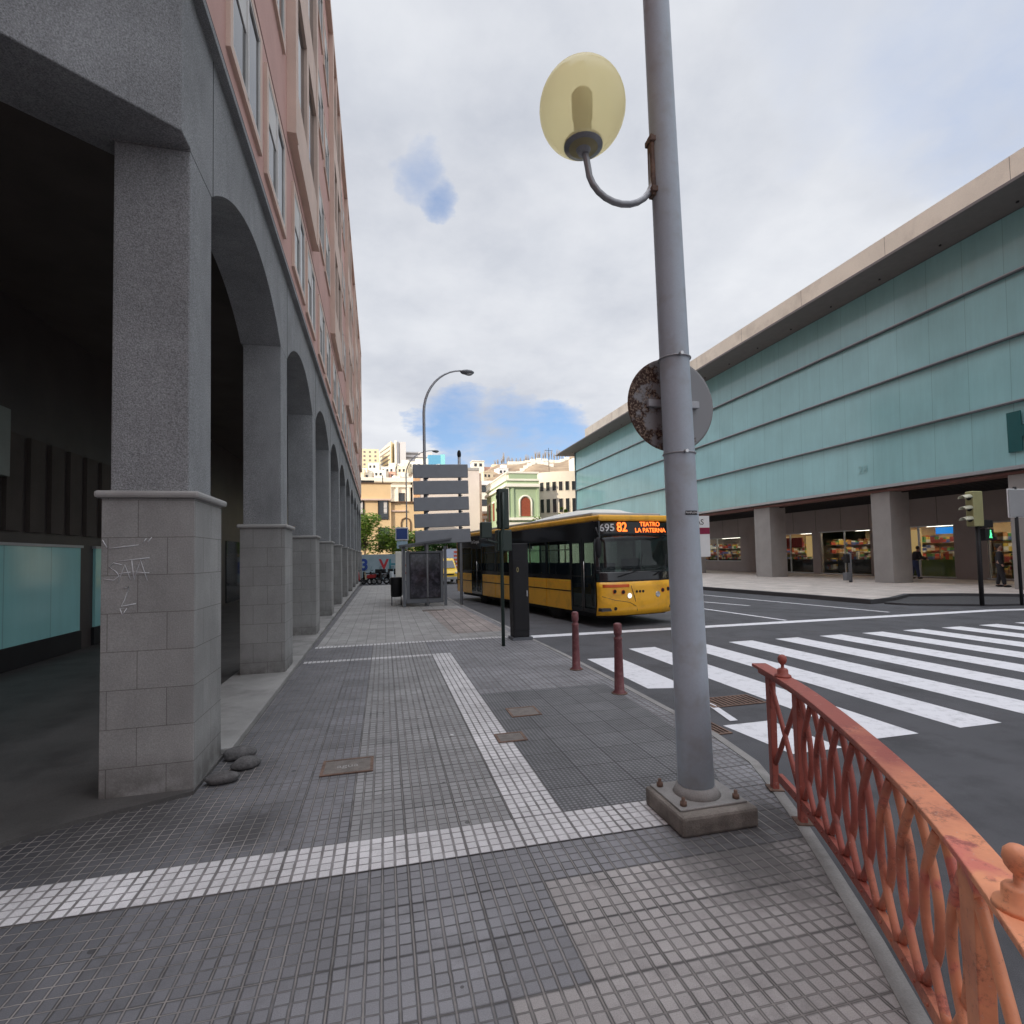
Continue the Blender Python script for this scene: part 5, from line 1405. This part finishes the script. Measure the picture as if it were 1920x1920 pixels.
# ------------------------------------------------------------------ people
def person(label, loc, rz, top, trousers, lean=0, arm_fwd=0.0, stride=.12):
    t = thing('person', label, 'person', loc, rz)
    V_ = {'pel': (0, 0, .95), 'wst': (0, -lean*.05, 1.12), 'chs': (0, -lean*.2, 1.36), 'nk': (0, -lean*.28, 1.50), 'hd0': (0, -lean*.33-.01, 1.58), 'hd': (0, -lean*.36-.015, 1.66), 'hd2': (0, -lean*.38-.01, 1.73),
          'sl': (-.18, -lean*.22, 1.42), 'el': (-.24, -lean*.2-arm_fwd*.1, 1.14), 'wl': (-.24, -lean*.2-.08-arm_fwd*.3, .93+arm_fwd*.15), 'hl': (-.24, -lean*.2-.12-arm_fwd*.38, .85+arm_fwd*.17),
          'sr': (.18, -lean*.22, 1.42), 'er': (.24, -lean*.2-arm_fwd*.1, 1.14), 'wr': (.24, -lean*.2-.08-arm_fwd*.3, .93+arm_fwd*.15), 'hr': (.24, -lean*.2-.12-arm_fwd*.38, .85+arm_fwd*.17),
          'ql': (-.1, 0, .78), 'kl': (-.11, -stride*.6, .50), 'al': (-.11, -stride, .08), 'tl': (-.11, -stride-.17, .03), 'qr': (.1, 0, .78), 'kr': (.11, stride*.3, .50), 'ar': (.11, stride, .08), 'tr': (.11, stride-.17, .03)}
    E_ = [('pel', 'wst'), ('wst', 'chs'), ('chs', 'nk'), ('nk', 'hd0'), ('hd0', 'hd'), ('hd', 'hd2'), ('chs', 'sl'), ('sl', 'el'), ('el', 'wl'), ('wl', 'hl'), ('chs', 'sr'), ('sr', 'er'), ('er', 'wr'), ('wr', 'hr'),
          ('pel', 'ql'), ('ql', 'kl'), ('kl', 'al'), ('al', 'tl'), ('pel', 'qr'), ('qr', 'kr'), ('kr', 'ar'), ('ar', 'tr')]
    RD = dict(pel=.13, wst=.12, chs=.15, nk=.055, hd0=.07, hd=.095, hd2=.075, sl=.065, el=.045, wl=.03, hl=.035, sr=.065, er=.045, wr=.03, hr=.035, ql=.095, kl=.06, al=.04, tl=.035, qr=.095, kr=.06, ar=.04, tr=.035)
    def skin(name, keys, m, grow=0, parent=t):
        ks = [k for k in V_ if k in keys]; idx = {k: i for i, k in enumerate(ks)}
        me = bpy.data.meshes.new(name); me.from_pydata([V_[k] for k in ks], [(idx[a], idx[b]) for a, b in E_ if a in idx and b in idx], []); me.materials.append(m)
        o = bpy.data.objects.new(name, me); COL.objects.link(o); o.parent = parent
        sm_ = o.modifiers.new('skin', 'SKIN')
        for k in ks:
            r_ = RD[k] + grow; sv = me.skin_vertices[0].data[idx[k]]
            sv.radius = (r_*(1.15 if k == 'chs' else 1), r_); sv.use_root = (k == ks[0])
        sb = o.modifiers.new('sub', 'SUBSURF'); sb.levels = 1; sb.render_levels = 2
        return o
    skin('body', set(V_), M['skin'])
    skin('shirt', {'pel', 'wst', 'chs', 'sl', 'el', 'sr', 'er', 'wl', 'wr'}, top, .034)
    skin('trousers', {'wst', 'pel', 'ql', 'kl', 'al', 'qr', 'kr', 'ar'}, trousers, .028)
    MB().ball((0, -lean*.37+.03, 1.69), (.088, .095, .105), 14, 10).build('hair', M['hair'], t)
    MB().ball((0, -lean*.36-.115, 1.64), (.014, .02, .02), 8, 6).build('nose', M['skin'], t)
    for q_, dy_ in ((-1, -stride), (1, stride)): MB().ball((q_*.11, dy_-.07, .045), (.055, .14, .05), 12, 8).build('shoe', M['rubber'], t)
    for s_ in (-1, 1): MB().ball((s_*.035, -lean*.36-.1, 1.675), .012, 8, 6).build('eye', M['dark'], t)
    return t
person('person in dark clothes leaning at the shop counter behind the near column', (28.2, 23.3, 0), R(70), M['cloth_dark'], M['cloth_blue'], lean=.6, arm_fwd=.9)
person('person in dark clothes walking in front of the bright shelves at far right', (24.9, 16.9, 0), R(30), M['cloth_dark'], M['cloth_dark'])
person('person in black with back turned, standing by the lit shop at the right edge', (26.2, 16.6, 0), R(200), M['cloth_dark'], M['cloth_dark'])

# ------------------------------------------------------------------ world
w = bpy.data.worlds.new('World'); S.world = w; w.use_nodes = True
nt = NT(w.node_tree)
for n in list(nt.n): nt.n.remove(n)
out = nt.new('ShaderNodeOutputWorld')
SUNAZ = Vector((-.86, -.5, 0)).normalized(); EL = R(24)
sky = nt.new('ShaderNodeTexSky', sky_type='NISHITA'); sky.sun_disc = False; sky.sun_elevation = EL
sky.sun_rotation = math.atan2(SUNAZ.x, SUNAZ.y)
sky.dust_density = .4; sky.ozone_density = 2.5
tc = nt.new('ShaderNodeTexCoord'); G = tc.outputs['Generated']
nz = nt.new('ShaderNodeVectorMath', operation='NORMALIZE'); nt.l.new(G, nz.inputs[0]); Dn = nz.outputs[0]
sp_ = nt.new('ShaderNodeSeparateXYZ'); nt.l.new(Dn, sp_.inputs[0])
zc_ = nt.m('ADD', nt.m('MAXIMUM', sp_.outputs[2], 0.), .22)
pv_ = nt.new('ShaderNodeCombineXYZ'); nt.l.new(nt.m('DIVIDE', sp_.outputs[0], zc_), pv_.inputs[0]); nt.l.new(nt.m('DIVIDE', sp_.outputs[1], zc_), pv_.inputs[1]); pv_.inputs[2].default_value = 3.7
C = pv_.outputs[0]
wc = nt.noise(C, 2.6, 7, .62, out=1)
wv = nt.new('ShaderNodeVectorMath', operation='SUBTRACT'); nt.l.new(wc, wv.inputs[0]); wv.inputs[1].default_value = (.5, .5, .5)
ws = nt.new('ShaderNodeVectorMath', operation='SCALE'); nt.l.new(wv.outputs[0], ws.inputs[0]); ws.inputs[3].default_value = .20
wa = nt.new('ShaderNodeVectorMath', operation='ADD'); nt.l.new(Dn, wa.inputs[0]); nt.l.new(ws.outputs[0], wa.inputs[1])
wn_ = nt.new('ShaderNodeVectorMath', operation='NORMALIZE'); nt.l.new(wa.outputs[0], wn_.inputs[0]); Dw = wn_.outputs[0]
def blob(dirv, inner, outer):
    v = Vector(dirv).normalized()
    d = nt.new('ShaderNodeVectorMath', operation='DOT_PRODUCT'); nt.l.new(Dw, d.inputs[0]); d.inputs[1].default_value = v
    return nt.rng(d.outputs['Value'], math.cos(R(outer)), math.cos(R(inner)))
n1 = nt.noise(C, 1.6, 8, .55); n2 = nt.noise(C, 5, 6, .6)
hole = None
HOLES = [((0.06, 0.806, 0.588), .5, 3.0, 0.6), ((0.098, 0.82, 0.562), .4, 2.4, .85), ((0.231, 0.947, 0.215), 1.5, 6, 1.15), ((0.13, 0.959, 0.238), 1.5, 5, 1.1), ((0.307, 0.926, 0.20), 2, 5, 1.1), ((0.686, 0.435, 0.584), 3, 14, 0.30), ((0.721, 0.457, 0.521), 3, 9, 0.34), ((0.559, 0.534, 0.634), 3, 10, 0.2), ((0.748, 0.466, 0.473), 1, 5, 0.35)]
for dv, a, b, s_ in HOLES:
    q = nt.m('MULTIPLY', blob(dv, a, b), s_); hole = q if hole is None else nt.m('MAXIMUM', hole, q)
nn = nt.m('ADD', nt.m('MULTIPLY', nt.m('SUBTRACT', n2, .5), 1.1), nt.m('MULTIPLY', nt.m('SUBTRACT', n1, .5), .9))
cover_ = nt.m('SUBTRACT', 1, nt.rng(nt.m('MULTIPLY', hole, nt.m('ADD', .85, nt.m('MULTIPLY', nn, 1.6))), .12, 1.0, 0, .6))
hi = nt.rng(n1, .32, .7)
ccol = nt.mixc(hi, (.50, .53, .60), (.78, .80, .84))
ccol = nt.mixc(nt.rng(n2, .35, .75, 0, .4), ccol, (.82, .83, .86))
hb = nt.rng(nt.m('MULTIPLY', hole, nt.m('ADD', .85, nt.m('MULTIPLY', nn, 1.6))), .10, 1.05)
ccol = nt.mixc(hb, ccol, (.28, .43, .76))
low = nt.rng(sp_.outputs[2], .0, .12, .5, 0)
ccol = nt.mixc(low, ccol, (.60, .68, .78))
# clouds glow brighter towards the sun and overhead
sd = nt.new('ShaderNodeVectorMath', operation='DOT_PRODUCT'); nt.l.new(Dn, sd.inputs[0])
sv = SUNAZ * math.cos(EL) + Vector((0, 0, math.sin(EL))); sd.inputs[1].default_value = sv
boost = nt.m('ADD', nt.rng(sd.outputs['Value'], .2, 1., 1., 2.4), nt.rng(sp_.outputs[2], .76, .97, 0, 2.4))
b1 = nt.new('ShaderNodeBackground'); nt.l.new(sky.outputs[0], b1.inputs[0]); b1.inputs[1].default_value = .15
b2 = nt.new('ShaderNodeBackground'); nt.l.new(ccol, b2.inputs[0]); nt.l.new(boost, b2.inputs[1])
mx = nt.new('ShaderNodeMixShader'); nt.l.new(cover_, mx.inputs[0]); nt.l.new(b1.outputs[0], mx.inputs[1]); nt.l.new(b2.outputs[0], mx.inputs[2])
nt.l.new(mx.outputs[0], out.inputs[0])
sun = bpy.data.lights.new('sun', 'SUN'); sun.energy = 4.0; sun.angle = R(.6); sun.color = (1., .88, .70)
so_ = bpy.data.objects.new('sun', sun); COL.objects.link(so_); so_.rotation_euler = sv.to_track_quat('Z', 'Y').to_euler(); so_.location = (0, -5, 30)

# ------------------------------------------------------------------ camera
YAW, PIT, ROLL = R(13.5), R(2.5), .022
f = Vector((math.sin(YAW)*math.cos(PIT), math.cos(YAW)*math.cos(PIT), math.sin(PIT)))
r_ = Vector((math.cos(YAW), -math.sin(YAW), 0)); u = r_.cross(f)
c_, s_ = math.cos(ROLL), math.sin(ROLL)
r2 = r_*c_ - u*s_; u2 = r_*s_ + u*c_
cam = bpy.data.cameras.new('camera'); co = bpy.data.objects.new('camera', cam); COL.objects.link(co)
co.matrix_world = Matrix(((r2.x, u2.x, -f.x, 0), (r2.y, u2.y, -f.y, 0), (r2.z, u2.z, -f.z, 1.75), (0, 0, 0, 1)))
cam.lens = 18.75; cam.sensor_width = 36; cam.shift_y = 38/1920; cam.clip_end = 3000; cam.clip_start = .05
S.camera = co
S.render.resolution_x = 1024; S.render.resolution_y = 1024
S.view_settings.view_transform = 'Standard'; S.view_settings.look = 'None'; S.view_settings.exposure = .14; S.view_settings.gamma = 1
